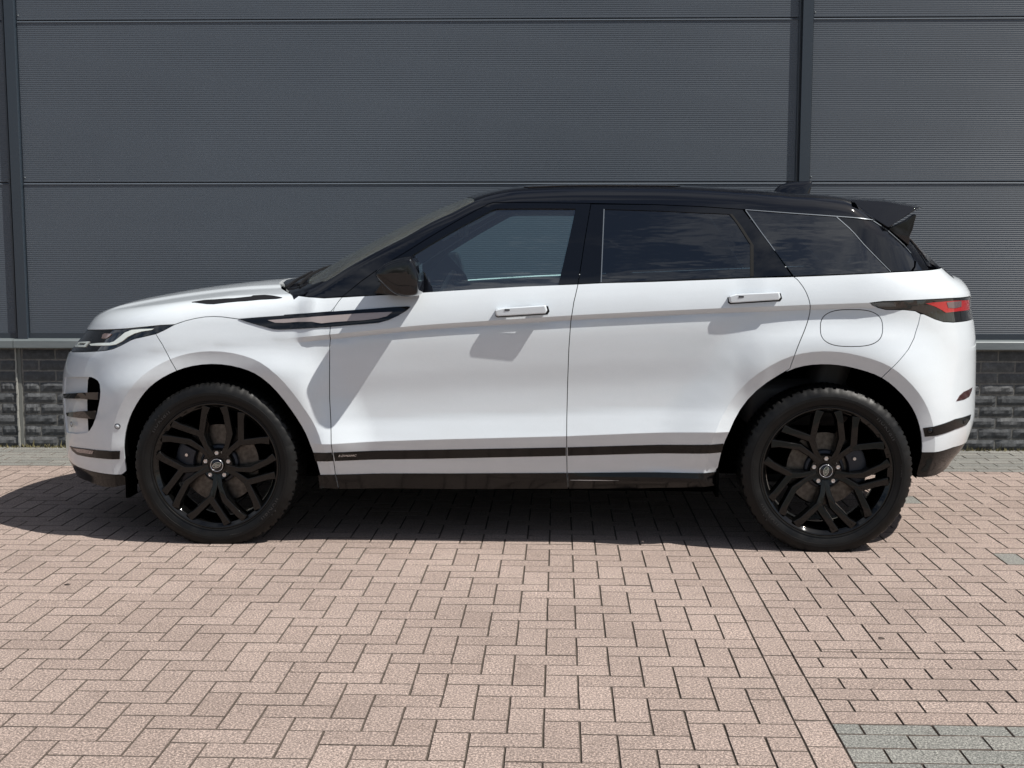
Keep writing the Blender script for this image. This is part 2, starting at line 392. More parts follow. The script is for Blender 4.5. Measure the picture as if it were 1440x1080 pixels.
# bottom channel and sloping sill flashing
mesh('bottom_channel', *box_vf(-13.6, 11.6, -.006, .04, .712, .745), M['trim'], hall)
sp_ = [(.02, .716), (-.052, .704), (-.058, .698), (-.060, .655), (-.056, .650), (-.052, .655), (-.04, .690), (.02, .70)]
for a, b in [(-13.6, -3.512), (-3.508, 1.4), (1.404, 11.6)]:
    V = [(x, y, z) for x in (a, b) for y, z in sp_]; k = len(sp_)
    F_ = [(i, i + k, (i+1) % k + k, (i+1) % k) for i in range(k)] + [tuple(range(k-1, -1, -1)), tuple(range(k, 2*k))]
    mesh('sill_flashing', V, F_, M['sill'], hall)
plinth = mesh('brick_plinth', *box_vf(-13.6, 11.6, .004, .30, -.02, .699), M['mortar'], hall)
# split-face bricks, a dozen shared shapes
ROUGH = 1.
def wb(wd_, ht):
    nx_, nz_ = 9, 4; V = []; F_ = []
    for j in range(nz_):
        for i in range(nx_):
            e = 0 if 0 < i < nx_-1 and 0 < j < nz_-1 else 1
            x = wd_*i/(nx_-1); z = ht*j/(nz_-1)
            yy = .0005 + random.uniform(0, .0025) if e else -.003 - random.uniform(0, .006)*ROUGH
            V.append((x + random.uniform(-1, 1)*.0012, yy, z + random.uniform(-1, 1)*.0012*(1 if 0 < j < nz_-1 else .8)))
    for j in range(nz_-1):
        for i in range(nx_-1): F_.append((j*nx_+i, j*nx_+i+1, (j+1)*nx_+i+1, (j+1)*nx_+i))
    ring = [i for i in range(nx_)] + [j*nx_+nx_-1 for j in range(1, nz_)] + [(nz_-1)*nx_+i for i in range(nx_-2, -1, -1)] + [j*nx_ for j in range(nz_-2, 0, -1)]
    o_ = len(V)
    for r_ in ring: V.append((V[r_][0], .03, V[r_][2]))
    for k in range(len(ring)):
        k2 = (k+1) % len(ring); F_.append((ring[k], o_+k, o_+k2, ring[k2]))
    me = bpy.data.meshes.new('brick'); me.from_pydata(V, [], F_); me.materials.append(M['wbrick']); return me
BW, BH = .2165, .0713
var = [wb(BW - .0105, BH - .011) for _ in range(12)]; half = [wb(BW/2 - .0105, BH - .011) for _ in range(4)]
ROUGH = .25; var_s = [wb(BW - .0105, BH - .011) for _ in range(6)]; half_s = [wb(BW/2 - .0105, BH - .011) for _ in range(3)]
stV = []; stF = []
cnt = 0
for r_ in range(9):
    z = .006 + r_*BH
    for seg0, seg1 in ((-13.4, -3.522), (-3.480, 11.4)):
        x = seg0; first = True
        if seg0 < -10: x = seg1 - math.ceil((seg1 - seg0)/BW)*BW - (BW/2 if r_ % 2 else 0); 
        while x < seg1 - .02:
            va_, ha_ = (var_s, half_s) if r_ > 5 else (var, half)
            me = random.choice(va_); w = BW
            if seg0 > -10 and first and r_ % 2: me = random.choice(ha_); w = BW/2
            if x + w > seg1 + .01 and seg0 < -10: me = random.choice(ha_); w = BW/2
            first = False
            if (-3.75 < x < -2.55 or 2.35 < x < 3.35) and w > 0:
                o = bpy.data.objects.new('brick', me); o.location = (x + .005, 0, z); link(o, plinth); cnt += 1
            else:
                o_ = len(stV); stV += [(v.co[0] + x + .005, v.co[1], v.co[2] + z) for v in me.vertices]; stF += [tuple(q + o_ for q in f.vertices) for f in me.polygons]
            x += w
mesh('plinth_bricks', stV, stF, M['wbrick'], plinth, kind='stuff')
mesh('expansion_joint', *box_vf(-3.514, -3.488, -.002, .011, 0, .648), M['joint_grey'], hall)
V = []; F_ = []
for i in range(24):
    z0 = .0 + i*.027; xx = -3.517 + random.uniform(-.0015, .0015)
    v, f = box_vf(xx - .005, xx + .004 + random.uniform(0, .002), -.012 + random.uniform(0, .003), .0105, z0, z0 + .0268); o_ = len(V); V += v; F_ += [tuple(q + o_ for q in g) for g in f]
mesh('joint_sealant', V, F_, M['joint_pale'], hall)
# moss and dry weeds along the foot of the wall
V = []; F_ = []
for i in range(5200):
    x = random.uniform(-6, 6); y = -random.random()**2*.05 + .008; h = random.uniform(.004, .026)*(1 if random.random() < .93 else 2.2); a = random.uniform(0, math.pi); w = random.uniform(.002, .008)
    o_ = len(V); V += [(x - w*math.cos(a), y - w*math.sin(a), 0), (x + w*math.cos(a), y + w*math.sin(a), 0), (x + random.uniform(-.012, .012), y + random.uniform(-.012, .008), h)]; F_.append((o_, o_+1, o_+2))
mm = mesh('moss', V, F_, M['moss'], None, kind='stuff', label='dry moss and weeds along the foot of the brick plinth'); mm.location = (0, 8.145, 0); mm.rotation_euler = (0, 0, WA)

# ------------------------------------------------------------------ the car
DATA = json.loads('''{"BELT":[[-0.9775,1.1066],[-0.8361,1.0976],[-0.6542,1.1027],[-0.4198,1.1171],[-0.2207,1.1299],[0.0207,1.1446],[0.2603,1.1542],[0.5885,1.1659],[1.0137,1.1818],[1.1806,1.1879],[1.435,1.1989],[1.5977,1.2076],[1.7508,1.2159]],
"CHARL":[[-0.9699,0.9199],[-0.7663,0.9393],[-0.393,0.9778],[-0.0844,0.9989],[0.2221,1.0198],[0.7083,1.0457],[1.2193,1.0684],[1.4877,1.0782]],
"CREASE":[[-0.836,0.4575],[-0.3809,0.4762],[0.2168,0.4969],[0.5219,0.5119],[0.8068,0.5232]],
"ARCH_F":[[-1.7555,0.25],[-1.7567,0.2807],[-1.7578,0.3133],[-1.7586,0.3481],[-1.7585,0.3837],[-1.7568,0.4185],[-1.7531,0.4521],[-1.7466,0.4853],[-1.7371,0.5185],[-1.7241,0.5517],[-1.7075,0.5849],[-1.6879,0.6174],[-1.6662,0.6481],[-1.6433,0.6758],[-1.6188,0.7001],[-1.5922,0.7214],[-1.5633,0.7401],[-1.5326,0.7567],[-1.5005,0.7712],[-1.4665,0.7832],[-1.4295,0.7923],[-1.3889,0.7983],[-1.3459,0.8009],[-1.3019,0.7997],[-1.2582,0.7945],[-1.2164,0.7856],[-1.1792,0.7743],[-1.1472,0.7603],[-1.1172,0.7414],[-1.0856,0.7152],[-1.0528,0.6815],[-1.0211,0.6429],[-0.9925,0.6032],[-0.9679,0.5661],[-0.9477,0.5326],[-0.9318,0.502],[-0.9192,0.4726],[-0.9087,0.4441],[-0.9,0.4175],[-0.893,0.3933],[-0.8876,0.3699],[-0.8832,0.3451],[-0.879,0.3188],[-0.8744,0.2918],[-0.8695,0.2648]],
"ARCH_R":[[0.8698,0.3059],[0.8726,0.3289],[0.8759,0.3561],[0.88,0.388],[0.8848,0.4208],[0.891,0.4521],[0.9004,0.4849],[0.9148,0.5238],[0.9355,0.569],[0.9624,0.6168],[0.9944,0.6621],[1.0304,0.7018],[1.0701,0.7351],[1.1121,0.7625],[1.153,0.7837],[1.1907,0.7983],[1.2263,0.8075],[1.2622,0.8128],[1.2992,0.8152],[1.3357,0.8149],[1.3697,0.8123],[1.4006,0.8078],[1.4306,0.8016],[1.4616,0.7938],[1.4936,0.7846],[1.5252,0.7734],[1.5558,0.7588],[1.5858,0.7393],[1.6158,0.7149],[1.6453,0.6868],[1.6719,0.6572],[1.6934,0.6278],[1.7097,0.5995],[1.7221,0.572],[1.7318,0.5445],[1.7395,0.5164],[1.7451,0.4877],[1.7484,0.4586],[1.7491,0.4294],[1.7474,0.4011],[1.7441,0.3752],[1.7403,0.3527],[1.7363,0.3325]],
"NOSE":[[0.15,-2.235],[0.22,-2.2392],[0.32,-2.2778],[0.45,-2.284],[0.6,-2.2872],[0.7,-2.2792],[0.8,-2.2461],[0.86,-2.2005],[0.9,-2.1652],[0.94,-2.135],[0.98,-2.1051],[1.02,-2.05],[1.06,-1.96]],
"TAIL":[[0.15,2.0369],[0.22,2.0328],[0.3,2.0319],[0.42,2.1135],[0.55,2.1468],[0.7,2.1453],[0.85,2.1409],[0.97,2.1256],[1.04,2.1108],[1.1,2.105],[1.15,2.081],[1.2,2.04],[1.28,1.98],[1.6,1.8]],
"TOPC":[[-2.3,0.98],[-2.1,1.0],[-1.9,1.0452],[-1.6,1.0979],[-1.3,1.1327],[-1.1,1.1481],[-1.02,1.1765],[-0.85,1.2838],[-0.6,1.4165],[-0.4,1.5081],[-0.2,1.5759],[0.0,1.6012],[0.3,1.6083],[0.6,1.6067],[0.9,1.5951],[1.2,1.5731],[1.45,1.5556],[1.58,1.4905],[1.75,1.3946],[1.9,1.2732],[1.98,1.2096],[2.1,1.1467],[2.2,1.0]],
"WRAP":[[-2.2,0.0],[-2.0,0.0],[-1.3,0.0],[-1.05,-0.16],[-0.3,-0.2],[0.0,0.0],[1.35,0.0],[1.5,0.05],[1.9,0.12],[2.1,0.1]],
"CROWN":[[-2.1,0.1],[-1.9,0.075],[-1.2,0.06],[-0.9,0.06],[-0.2,0.07],[0.2,0.06],[1.3,0.06],[1.6,0.08],[2.1,0.1]],
"ROUND":[[-2.2,0.05],[-1.9,0.08],[-1.2,0.09],[-0.95,0.045],[-0.3,0.05],[0.0,0.06],[1.3,0.06],[1.6,0.07],[2.0,0.08]],
"S":{"front_bumper":[[-1.5975,0.9322],[-1.564,0.8882],[-1.5291,0.8279],[-1.5005,0.7712],[-1.5318,0.7567],[-1.5613,0.7401],[-1.5886,0.7214],[-1.6137,0.7001],[-1.637,0.6758],[-1.6587,0.6481],[-1.6792,0.6174],[-1.6979,0.5849],[-1.7138,0.5517],[-1.7264,0.5185],[-1.7357,0.4853],[-1.7423,0.4521],[-1.7468,0.4185],[-1.7515,0.3837],[-1.7551,0.3481],[-1.7568,0.3133],[-1.776,0.2959],[-1.8508,0.2936],[-1.9594,0.292],[-2.0793,0.2926],[-2.1532,0.2976],[-2.2071,0.3103],[-2.7139,0.36],[-2.7139,0.815],[-2.35,0.8],[-2.2621,0.8146],[-1.9938,0.8374],[-1.9013,0.846],[-1.8499,0.8523],[-1.8149,0.8592],[-1.7934,0.8666],[-1.7677,0.8776],[-1.7429,0.8901],[-1.7184,0.9025],[-1.6936,0.911],[-1.6687,0.9159],[-1.6446,0.9216],[-1.5976,0.9323]],
"front_skirt":[[-1.776,0.2959],[-1.7578,0.2807],[-1.7586,0.25],[-1.8301,0.2314],[-1.8915,0.2268],[-2.0429,0.2311],[-2.1935,0.227],[-2.2241,0.2479],[-2.7139,0.24],[-2.7139,0.36],[-2.2071,0.3103],[-2.1532,0.2976],[-2.0793,0.2926],[-1.9594,0.292],[-1.8508,0.2936]],
"grille":[[-2.2621,0.8146],[-2.2008,0.9229],[-2.35,0.965],[-2.7139,0.965],[-2.7139,0.815],[-2.35,0.8]],
"headlight":[[-2.2621,0.8146],[-1.9938,0.8374],[-1.9013,0.846],[-1.8499,0.8523],[-1.8149,0.8592],[-1.7934,0.8666],[-1.7677,0.8776],[-1.7429,0.8901],[-1.7184,0.9025],[-1.6936,0.911],[-1.6687,0.9159],[-1.6446,0.9216],[-1.5976,0.9323],[-1.5615,0.9477],[-1.5126,0.9733],[-1.5126,0.9738],[-1.5779,0.9702],[-1.6511,0.9626],[-1.7604,0.9511],[-1.9016,0.9409],[-2.2008,0.9229]],
"front_wing":[[-1.5975,0.9322],[-1.5615,0.9477],[-1.5126,0.9733],[-1.4635,0.9902],[-1.4199,1.0007],[-1.3759,1.0077],[-1.3404,1.0096],[-1.3003,1.0081],[-1.2556,1.0028],[-1.2244,0.9987],[-1.1321,1.0064],[-1.0224,1.0145],[-1.0216,1.0171],[-0.9092,1.0256],[-0.8152,1.0332],[-0.7999,1.0521],[-0.8079,1.0277],[-0.8134,0.9973],[-0.8156,0.9606],[-0.821,0.8729],[-0.8225,0.7485],[-0.8229,0.655],[-0.8176,0.5685],[-0.8084,0.4189],[-0.8055,0.3193],[-0.7948,0.2495],[-0.8803,0.2483],[-0.8695,0.2648],[-0.8744,0.2918],[-0.879,0.3188],[-0.8832,0.3451],[-0.8876,0.3699],[-0.893,0.3933],[-0.9,0.4175],[-0.9087,0.4441],[-0.9192,0.4726],[-0.9318,0.502],[-0.9477,0.5326],[-0.9679,0.5661],[-0.9925,0.6032],[-1.0211,0.6429],[-1.0528,0.6815],[-1.0856,0.7152],[-1.1172,0.7414],[-1.1472,0.7603],[-1.1792,0.7743],[-1.2164,0.7856],[-1.2582,0.7945],[-1.3019,0.7997],[-1.3459,0.8009],[-1.3889,0.7983],[-1.4295,0.7923],[-1.4665,0.7832],[-1.5005,0.7712],[-1.5291,0.8279],[-1.564,0.8882]],
"hood_side":[[-2.2008,0.9229],[-1.9016,0.9409],[-1.7604,0.9511],[-1.6511,0.9626],[-1.5779,0.9702],[-1.5126,0.9737],[-1.4635,0.9902],[-1.4199,1.0007],[-1.3759,1.0077],[-1.3404,1.0096],[-1.3003,1.0081],[-1.2556,1.0028],[-1.2244,0.9987],[-1.1321,1.0064],[-1.0224,1.0145],[-1.0216,1.0171],[-0.9092,1.0256],[-0.8152,1.0332],[-0.7999,1.0521],[-0.7842,1.0764],[-0.7698,1.0947]],
"front_door":[[-0.7948,0.2495],[-0.8055,0.3193],[-0.8084,0.4189],[-0.8176,0.5685],[-0.8229,0.655],[-0.8225,0.7485],[-0.821,0.8729],[-0.8156,0.9606],[-0.8134,0.9973],[-0.8079,1.0277],[-0.7999,1.0521],[-0.7842,1.0764],[-0.7698,1.0947],[-0.6534,1.1019],[-0.5216,1.1092],[-0.4199,1.1171],[-0.2208,1.1299],[0.0212,1.1444],[0.2603,1.1542],[0.2535,1.1228],[0.2431,1.0784],[0.2303,0.9942],[0.2227,0.8807],[0.2181,0.7356],[0.215,0.5672],[0.2153,0.4467],[0.217,0.3234],[0.2237,0.255],[-0.2801,0.2486]],
"rear_door":[[0.2237,0.255],[0.217,0.3234],[0.2153,0.4467],[0.215,0.5672],[0.2181,0.7356],[0.2227,0.8807],[0.2303,0.9942],[0.2431,1.0784],[0.2535,1.1228],[0.2603,1.1542],[0.3592,1.1591],[0.5884,1.1659],[0.8327,1.1755],[0.9998,1.183],[1.1804,1.1879],[1.1806,1.1851],[1.1871,1.1813],[1.1944,1.1747],[1.2034,1.1636],[1.2133,1.1497],[1.2221,1.1354],[1.2293,1.121],[1.2353,1.1061],[1.2401,1.0918],[1.2433,1.079],[1.2457,1.0668],[1.2486,1.0535],[1.2487,1.0398],[1.2462,1.0259],[1.2425,1.0112],[1.238,0.996],[1.2323,0.98],[1.225,0.9617],[1.2156,0.9407],[1.205,0.9174],[1.1946,0.8914],[1.1841,0.8622],[1.1751,0.8296],[1.1664,0.7966],[1.1121,0.7625],[1.0701,0.7351],[1.0304,0.7018],[0.9944,0.6621],[0.9624,0.6168],[0.9355,0.569],[0.9148,0.5238],[0.9004,0.4849],[0.891,0.4521],[0.8848,0.4208],[0.88,0.388],[0.8759,0.3561],[0.8726,0.3289],[0.8698,0.3059],[0.8753,0.2751],[0.5389,0.259]],
"rear_quarter":[[1.1804,1.1879],[1.1806,1.1851],[1.1871,1.1813],[1.1944,1.1747],[1.2034,1.1636],[1.2133,1.1497],[1.2221,1.1354],[1.2293,1.121],[1.2353,1.1061],[1.2401,1.0918],[1.2433,1.079],[1.2457,1.0668],[1.2486,1.0535],[1.2487,1.0398],[1.2462,1.0259],[1.2425,1.0112],[1.238,0.996],[1.2323,0.98],[1.225,0.9617],[1.2156,0.9407],[1.205,0.9174],[1.1946,0.8914],[1.1841,0.8622],[1.1751,0.8296],[1.1664,0.7966],[1.153,0.7837],[1.1907,0.7983],[1.2263,0.8075],[1.2622,0.8128],[1.2992,0.8152],[1.3357,0.8149],[1.3697,0.8123],[1.4006,0.8078],[1.4306,0.8016],[1.4612,0.7938],[1.4919,0.7846],[1.5221,0.7734],[1.5512,0.7588],[1.5796,0.8014],[1.6145,0.8378],[1.6556,0.8825],[1.6854,0.9274],[1.71,0.9867],[1.7199,1.0292],[1.6943,1.0426],[1.6457,1.0479],[1.5668,1.0493],[1.5347,1.0577],[1.5085,1.0674],[1.4938,1.0794],[1.5439,1.0854],[1.6338,1.0881],[1.7389,1.0904],[1.8678,1.0921],[2.1402,1.0907],[2.42,1.03],[2.6639,1.03]],
"rear_bumper":[[1.7199,1.0292],[1.71,0.9867],[1.6854,0.9274],[1.6556,0.8825],[1.6145,0.8378],[1.5796,0.8014],[1.5512,0.7588],[1.5796,0.7393],[1.6078,0.7149],[1.6355,0.6868],[1.6605,0.6572],[1.6809,0.6278],[1.6964,0.5995],[1.7084,0.572],[1.7179,0.5445],[1.7257,0.5164],[1.7319,0.4877],[1.7363,0.4586],[1.7385,0.4294],[1.8065,0.429],[1.9144,0.4354],[2.1729,0.4238],[2.42,0.4],[2.6639,0.4],[2.6639,0.93],[2.42,0.93],[2.136,0.9888],[2.0717,0.9878],[1.9745,0.9871],[1.9021,0.9873],[1.8387,0.9923],[1.7904,1.0056],[1.7355,1.0279]],
"rear_skirt":[[2.1729,0.4238],[1.9144,0.4354],[1.8065,0.429],[1.7385,0.4294],[1.7403,0.4011],[1.7419,0.3752],[1.7427,0.3527],[1.7421,0.3325],[1.7575,0.3123],[1.8602,0.3087],[2.061,0.3185],[2.0622,0.3626],[2.42,0.26],[2.6639,0.26],[2.6639,0.4],[2.42,0.4]],
"tail_lamp":[[1.4938,1.0794],[1.5439,1.0854],[1.6338,1.0881],[1.7389,1.0904],[1.8678,1.0921],[2.1402,1.0907],[2.42,1.03],[2.42,0.93],[2.136,0.9888],[2.0717,0.9878],[1.9745,0.9871],[1.9021,0.9873],[1.8387,0.9923],[1.7904,1.0056],[1.7355,1.0279],[1.6943,1.0426],[1.6457,1.0479],[1.5668,1.0493],[1.5347,1.0577],[1.5085,1.0674]],
"tail_lens":[[1.743,1.0734],[1.7766,1.0773],[1.8263,1.0788],[1.9155,1.0807],[2.097,1.0761],[2.0924,1.0326],[1.9522,1.0337],[1.8538,1.0311],[1.8273,1.0441],[1.7843,1.0617]],
"tail_clear":[[1.857,1.0751],[1.9155,1.0778],[1.975,1.0775],[1.9747,1.0527],[1.9157,1.0481],[1.8682,1.0522]],
"fuel_flap":[[1.5515,0.9716],[1.5486,0.9513],[1.544,0.9386],[1.5375,0.9281],[1.5291,0.9192],[1.5187,0.9117],[1.5064,0.9056],[1.4919,0.9009],[1.475,0.8974],[1.4546,0.8953],[1.4204,0.8946],[1.386,0.8951],[1.3642,0.8971],[1.3463,0.9005],[1.3312,0.9053],[1.3185,0.9114],[1.3082,0.9189],[1.3003,0.9278],[1.2948,0.9383],[1.2919,0.951],[1.2915,0.9712],[1.2933,0.9915],[1.2971,1.0044],[1.303,1.0151],[1.3111,1.0242],[1.3215,1.0318],[1.3341,1.0381],[1.3492,1.043],[1.3671,1.0465],[1.3889,1.0486],[1.4233,1.0494],[1.4576,1.0488],[1.4792,1.0468],[1.4971,1.0434],[1.5122,1.0385],[1.5249,1.0323],[1.5352,1.0247],[1.5432,1.0156],[1.5488,1.0049],[1.5517,0.992]],
"front_frame":[[-0.7727,1.097],[-0.6925,1.1631],[-0.6399,1.2004],[-0.5625,1.2519],[-0.4851,1.2992],[-0.408,1.3487],[-0.2844,1.4231],[-0.1975,1.4718],[-0.1415,1.5008],[-0.1165,1.509],[0.092,1.5075],[0.3149,1.5039],[0.3149,1.5014],[0.3012,1.4194],[0.2873,1.3348],[0.2742,1.2436],[0.2603,1.154],[0.0204,1.1437],[-0.2214,1.1296],[-0.421,1.1167],[-0.5246,1.1083],[-0.6576,1.1008]],
"front_glass":[[-0.4775,1.2704],[-0.3818,1.3294],[-0.2829,1.3871],[-0.1968,1.4346],[-0.1279,1.4717],[-0.106,1.4795],[-0.0887,1.481],[0.0925,1.4816],[0.248,1.4807],[0.2184,1.3391],[0.1747,1.1483],[0.0204,1.1397],[-0.2213,1.1253],[-0.3989,1.115],[-0.572,1.1068],[-0.629,1.1034],[-0.59,1.1559]],
"sail":[[-0.6767,1.1001],[-0.5877,1.1774],[-0.4775,1.2704],[-0.4341,1.2179],[-0.4012,1.1811],[-0.378,1.1444],[-0.3677,1.1163]],
"rear_frame":[[0.2603,1.154],[0.2742,1.2436],[0.2873,1.3348],[0.3012,1.4194],[0.3149,1.5014],[0.5923,1.498],[0.7935,1.4892],[0.9764,1.4761],[1.013,1.4249],[1.0494,1.3775],[1.1063,1.2968],[1.1793,1.1907],[0.9998,1.183],[0.8327,1.1755],[0.5889,1.1656],[0.3592,1.1591]],
"rear_glass":[[0.3727,1.478],[0.592,1.4714],[0.9157,1.456],[0.9482,1.4157],[0.9971,1.3349],[1.0036,1.3267],[0.9999,1.1873],[0.5889,1.1717],[0.3601,1.1615]],
"rear_glass_trim":[[0.9188,1.456],[0.9311,1.4544],[0.9722,1.3972],[1.0178,1.3205],[1.0141,1.1879],[0.9999,1.1873],[1.0036,1.3267],[0.9971,1.3349],[0.9482,1.4157]],
"quarter_glass":[[0.9889,1.4714],[1.1777,1.457],[1.384,1.4426],[1.5157,1.3235],[1.6584,1.2063],[1.4457,1.1987],[1.1857,1.1895],[1.1082,1.2977],[1.0501,1.3803]],
"quarter_glass_rear":[[1.389,1.442],[1.4855,1.435],[1.6059,1.4261],[1.6935,1.3897],[1.8055,1.3207],[1.8457,1.2858],[1.8559,1.2516],[1.8367,1.2269],[1.8009,1.2091],[1.6679,1.2063],[1.5244,1.3235]],
"tail_corner":[[1.8681,1.2502],[1.9339,1.2353],[1.9783,1.211],[1.8178,1.2092],[1.8439,1.2238]],
"roof_side":[[-0.7727,1.097],[-0.6925,1.1631],[-0.6399,1.2004],[-0.5625,1.2519],[-0.4851,1.2992],[-0.408,1.3487],[-0.2844,1.4231],[-0.1975,1.4718],[-0.1415,1.5008],[-0.1165,1.509],[0.092,1.5075],[0.3149,1.5039],[0.5923,1.498],[0.7935,1.4892],[0.9764,1.4761],[1.1385,1.4641],[1.384,1.444],[1.6006,1.4303]],
"vent_strip":[[-1.2244,0.9995],[-1.1321,1.0064],[-1.0224,1.0145],[-1.0216,1.0167],[-0.9092,1.0256],[-0.8021,1.0333],[-0.6715,1.0428],[-0.5414,1.0531],[-0.4765,1.0563],[-0.4651,1.0539],[-0.4803,1.0399],[-0.5186,1.0165],[-0.5614,0.9972],[-0.6045,0.9856],[-0.6695,0.9798],[-0.7345,0.9748],[-0.8126,0.9676],[-0.8857,0.9629],[-0.976,0.9564],[-0.9768,0.9559],[-1.0425,0.9535],[-1.0689,0.9555],[-1.1308,0.9714],[-1.193,0.9882]],
"vent_insert":[[-1.0941,0.9938],[-0.9999,1.001],[-1.0209,0.9988],[-0.8917,1.0094],[-0.8099,1.0155],[-0.6708,1.0259],[-0.5428,1.0324],[-0.5661,1.0141],[-0.6049,1.0042],[-0.6698,0.9959],[-0.7566,0.9908],[-0.8088,0.9867],[-0.852,0.9819],[-0.8735,0.9845],[-0.8952,0.9887],[-0.954,0.9878],[-1.0204,0.983],[-1.0608,0.9833]],
"strip_wing":[[-0.8969,0.414],[-0.8115,0.4196],[-0.8066,0.3798],[-0.8921,0.3729]],
"strip_fd":[[-0.8044,0.4195],[-0.3835,0.429],[0.2119,0.445],[0.2122,0.406],[-0.3855,0.3874],[-0.8013,0.3797]],
"strip_rd":[[0.2193,0.4454],[0.5828,0.4587],[0.8921,0.4699],[0.886,0.4296],[0.5245,0.4175],[0.2203,0.4061]],
"sill_wing":[[-0.8857,0.3071],[-0.8073,0.3135],[-0.7972,0.2467],[-0.8831,0.2455]],
"sill_fd":[[-0.8026,0.3138],[-0.2774,0.3178],[0.2145,0.3252],[0.2215,0.2513],[-0.2802,0.2445],[-0.7922,0.246]],
"sill_rd":[[0.2195,0.3253],[0.5368,0.3306],[0.8814,0.3358],[0.8738,0.2736],[0.5391,0.2552],[0.2265,0.2517]],
"bump_strip_f":[[-2.1425,0.3825],[-1.9692,0.3973],[-1.8227,0.4065],[-1.7635,0.4081],[-1.7725,0.3699],[-1.8644,0.3659],[-1.9802,0.3587],[-2.0637,0.3555],[-2.1148,0.366]],
"fog_lens":[[-2.0951,0.3819],[-1.988,0.3923],[-1.9049,0.3963],[-1.9187,0.3797],[-1.9843,0.3744],[-2.0499,0.3693]],
"bump_strip_r":[[1.7304,0.5393],[1.7836,0.5486],[1.9017,0.5649],[2.0759,0.5642],[2.0646,0.5444],[2.0199,0.5251],[1.9056,0.5199],[1.7991,0.507],[1.7408,0.501]],
"reflector":[[1.9103,0.6428],[1.9396,0.6644],[1.9822,0.6774],[2.0892,0.6859],[2.0719,0.6676],[2.0416,0.6484],[1.9832,0.6425]],
"vent_hole":[[-1.9119,0.6869],[-1.9072,0.7051],[-1.8945,0.7131],[-1.878,0.712],[-1.8635,0.6997],[-1.8542,0.6682],[-1.8557,0.6386],[-1.8624,0.6085],[-1.8729,0.5749],[-1.8856,0.5468],[-1.9044,0.5149],[-1.9286,0.491],[-1.9514,0.4791],[-1.9515,0.5094],[-1.9363,0.5533],[-1.9251,0.6024],[-1.9168,0.6509]],
"vent_channel":[[-2.1884,0.7001],[-2.0014,0.7222],[-1.9238,0.7262],[-1.8945,0.7131],[-1.9072,0.7051],[-1.9119,0.6869],[-1.9168,0.6509],[-1.9251,0.6024],[-1.9363,0.5533],[-1.9515,0.5094],[-1.9517,0.4761],[-2.0496,0.457],[-2.1806,0.443],[-2.1982,0.5061],[-2.2029,0.5996]],
"fin1":[[-2.187,0.6244],[-1.9984,0.6515],[-1.8595,0.6665],[-1.8607,0.6323],[-1.9985,0.6249],[-2.172,0.6052]],
"fin2":[[-2.1474,0.5408],[-2.0016,0.5664],[-1.8712,0.5828],[-1.8838,0.5434],[-2.0041,0.5351],[-2.1382,0.5266]],
"sensor_f":[[-1.7598,0.5206]],
"sensor_f2":[[-2.099,0.4932]],
"sensor_r":[[1.7567,0.5261]],
"sensor_r2":[[1.9854,0.5461]],
"drl_ring":[[-2.1979,0.8439],[-2.2017,0.8657],[-2.0085,0.8822],[-2.026,0.8567]],
"drl_ring_in":[[-2.1664,0.8549],[-2.1535,0.8637],[-2.0378,0.8732],[-2.0494,0.8626]],
"drl":[[-1.9995,0.8714],[-1.9233,0.8804],[-1.8377,0.8862],[-1.8145,0.8929],[-1.7846,0.9144],[-1.7605,0.9338],[-1.7233,0.9466],[-1.6699,0.9519],[-1.6074,0.9548],[-1.6189,0.9491],[-1.668,0.9417],[-1.7031,0.9322],[-1.7379,0.9161],[-1.7666,0.8948],[-1.7977,0.8807],[-1.8328,0.8748],[-1.9778,0.8657]],
"projector":[[-1.9106,0.9021],[-1.9151,0.9193],[-1.8971,0.9246],[-1.8459,0.9248],[-1.8522,0.9159],[-1.8755,0.9039]],
"projector_dark":[[-1.9466,0.8869],[-1.951,0.9218],[-1.9142,0.9346],[-1.7861,0.9359],[-1.8105,0.9155],[-1.8427,0.8968],[-1.9029,0.8859]],
"handle_f":[[-0.0971,1.0442],[-0.0603,1.0534],[0.1254,1.0662],[0.1317,1.0438],[0.1241,1.0308],[-0.0845,1.0169],[-0.0938,1.0217]],
"handle_f_cup":[[0.1177,1.0665],[0.13,1.0635],[0.1372,1.0439],[0.1303,1.0256],[0.1119,1.0225],[-0.0844,1.0096],[-0.0907,1.0187]],
"handle_r":[[0.8983,1.1051],[0.9315,1.1151],[1.1146,1.1238],[1.1204,1.1017],[1.1128,1.0909],[0.9102,1.0766],[0.9012,1.0825]],
"key_f":[[-0.0586,1.0422],[-0.0371,1.0432]],
"badge":[[-0.7835,0.4067],[-0.7103,0.4115]],
"whitebelt_trim":[[-0.421,1.1183],[-0.2215,1.1308]],
"vent_open":[[-2.1884,0.7001],[-2.0014,0.7222],[-1.9221,0.7275],[-1.8958,0.7219],[-1.8766,0.7145],[-1.8617,0.6998],[-1.8533,0.6682],[-1.8548,0.6387],[-1.8615,0.6086],[-1.872,0.575],[-1.8847,0.5469],[-1.9034,0.515],[-1.9288,0.4892],[-1.9541,0.4739],[-2.0496,0.457],[-2.1806,0.443],[-2.1982,0.5061],[-2.2029,0.5996]],
"belt_rear":[[1.9382,1.2197],[1.7975,1.2141],[1.6031,1.2076],[1.4348,1.1989],[1.2888,1.1923]],
"hood_corner":[[-0.7698,1.0947],[-0.8499,1.0907],[-0.9136,1.0953],[-0.9662,1.1001]],
"pillar_base":[[-0.9757,1.0983],[-0.9254,1.0928],[-0.8575,1.089],[-0.7758,1.0933]],
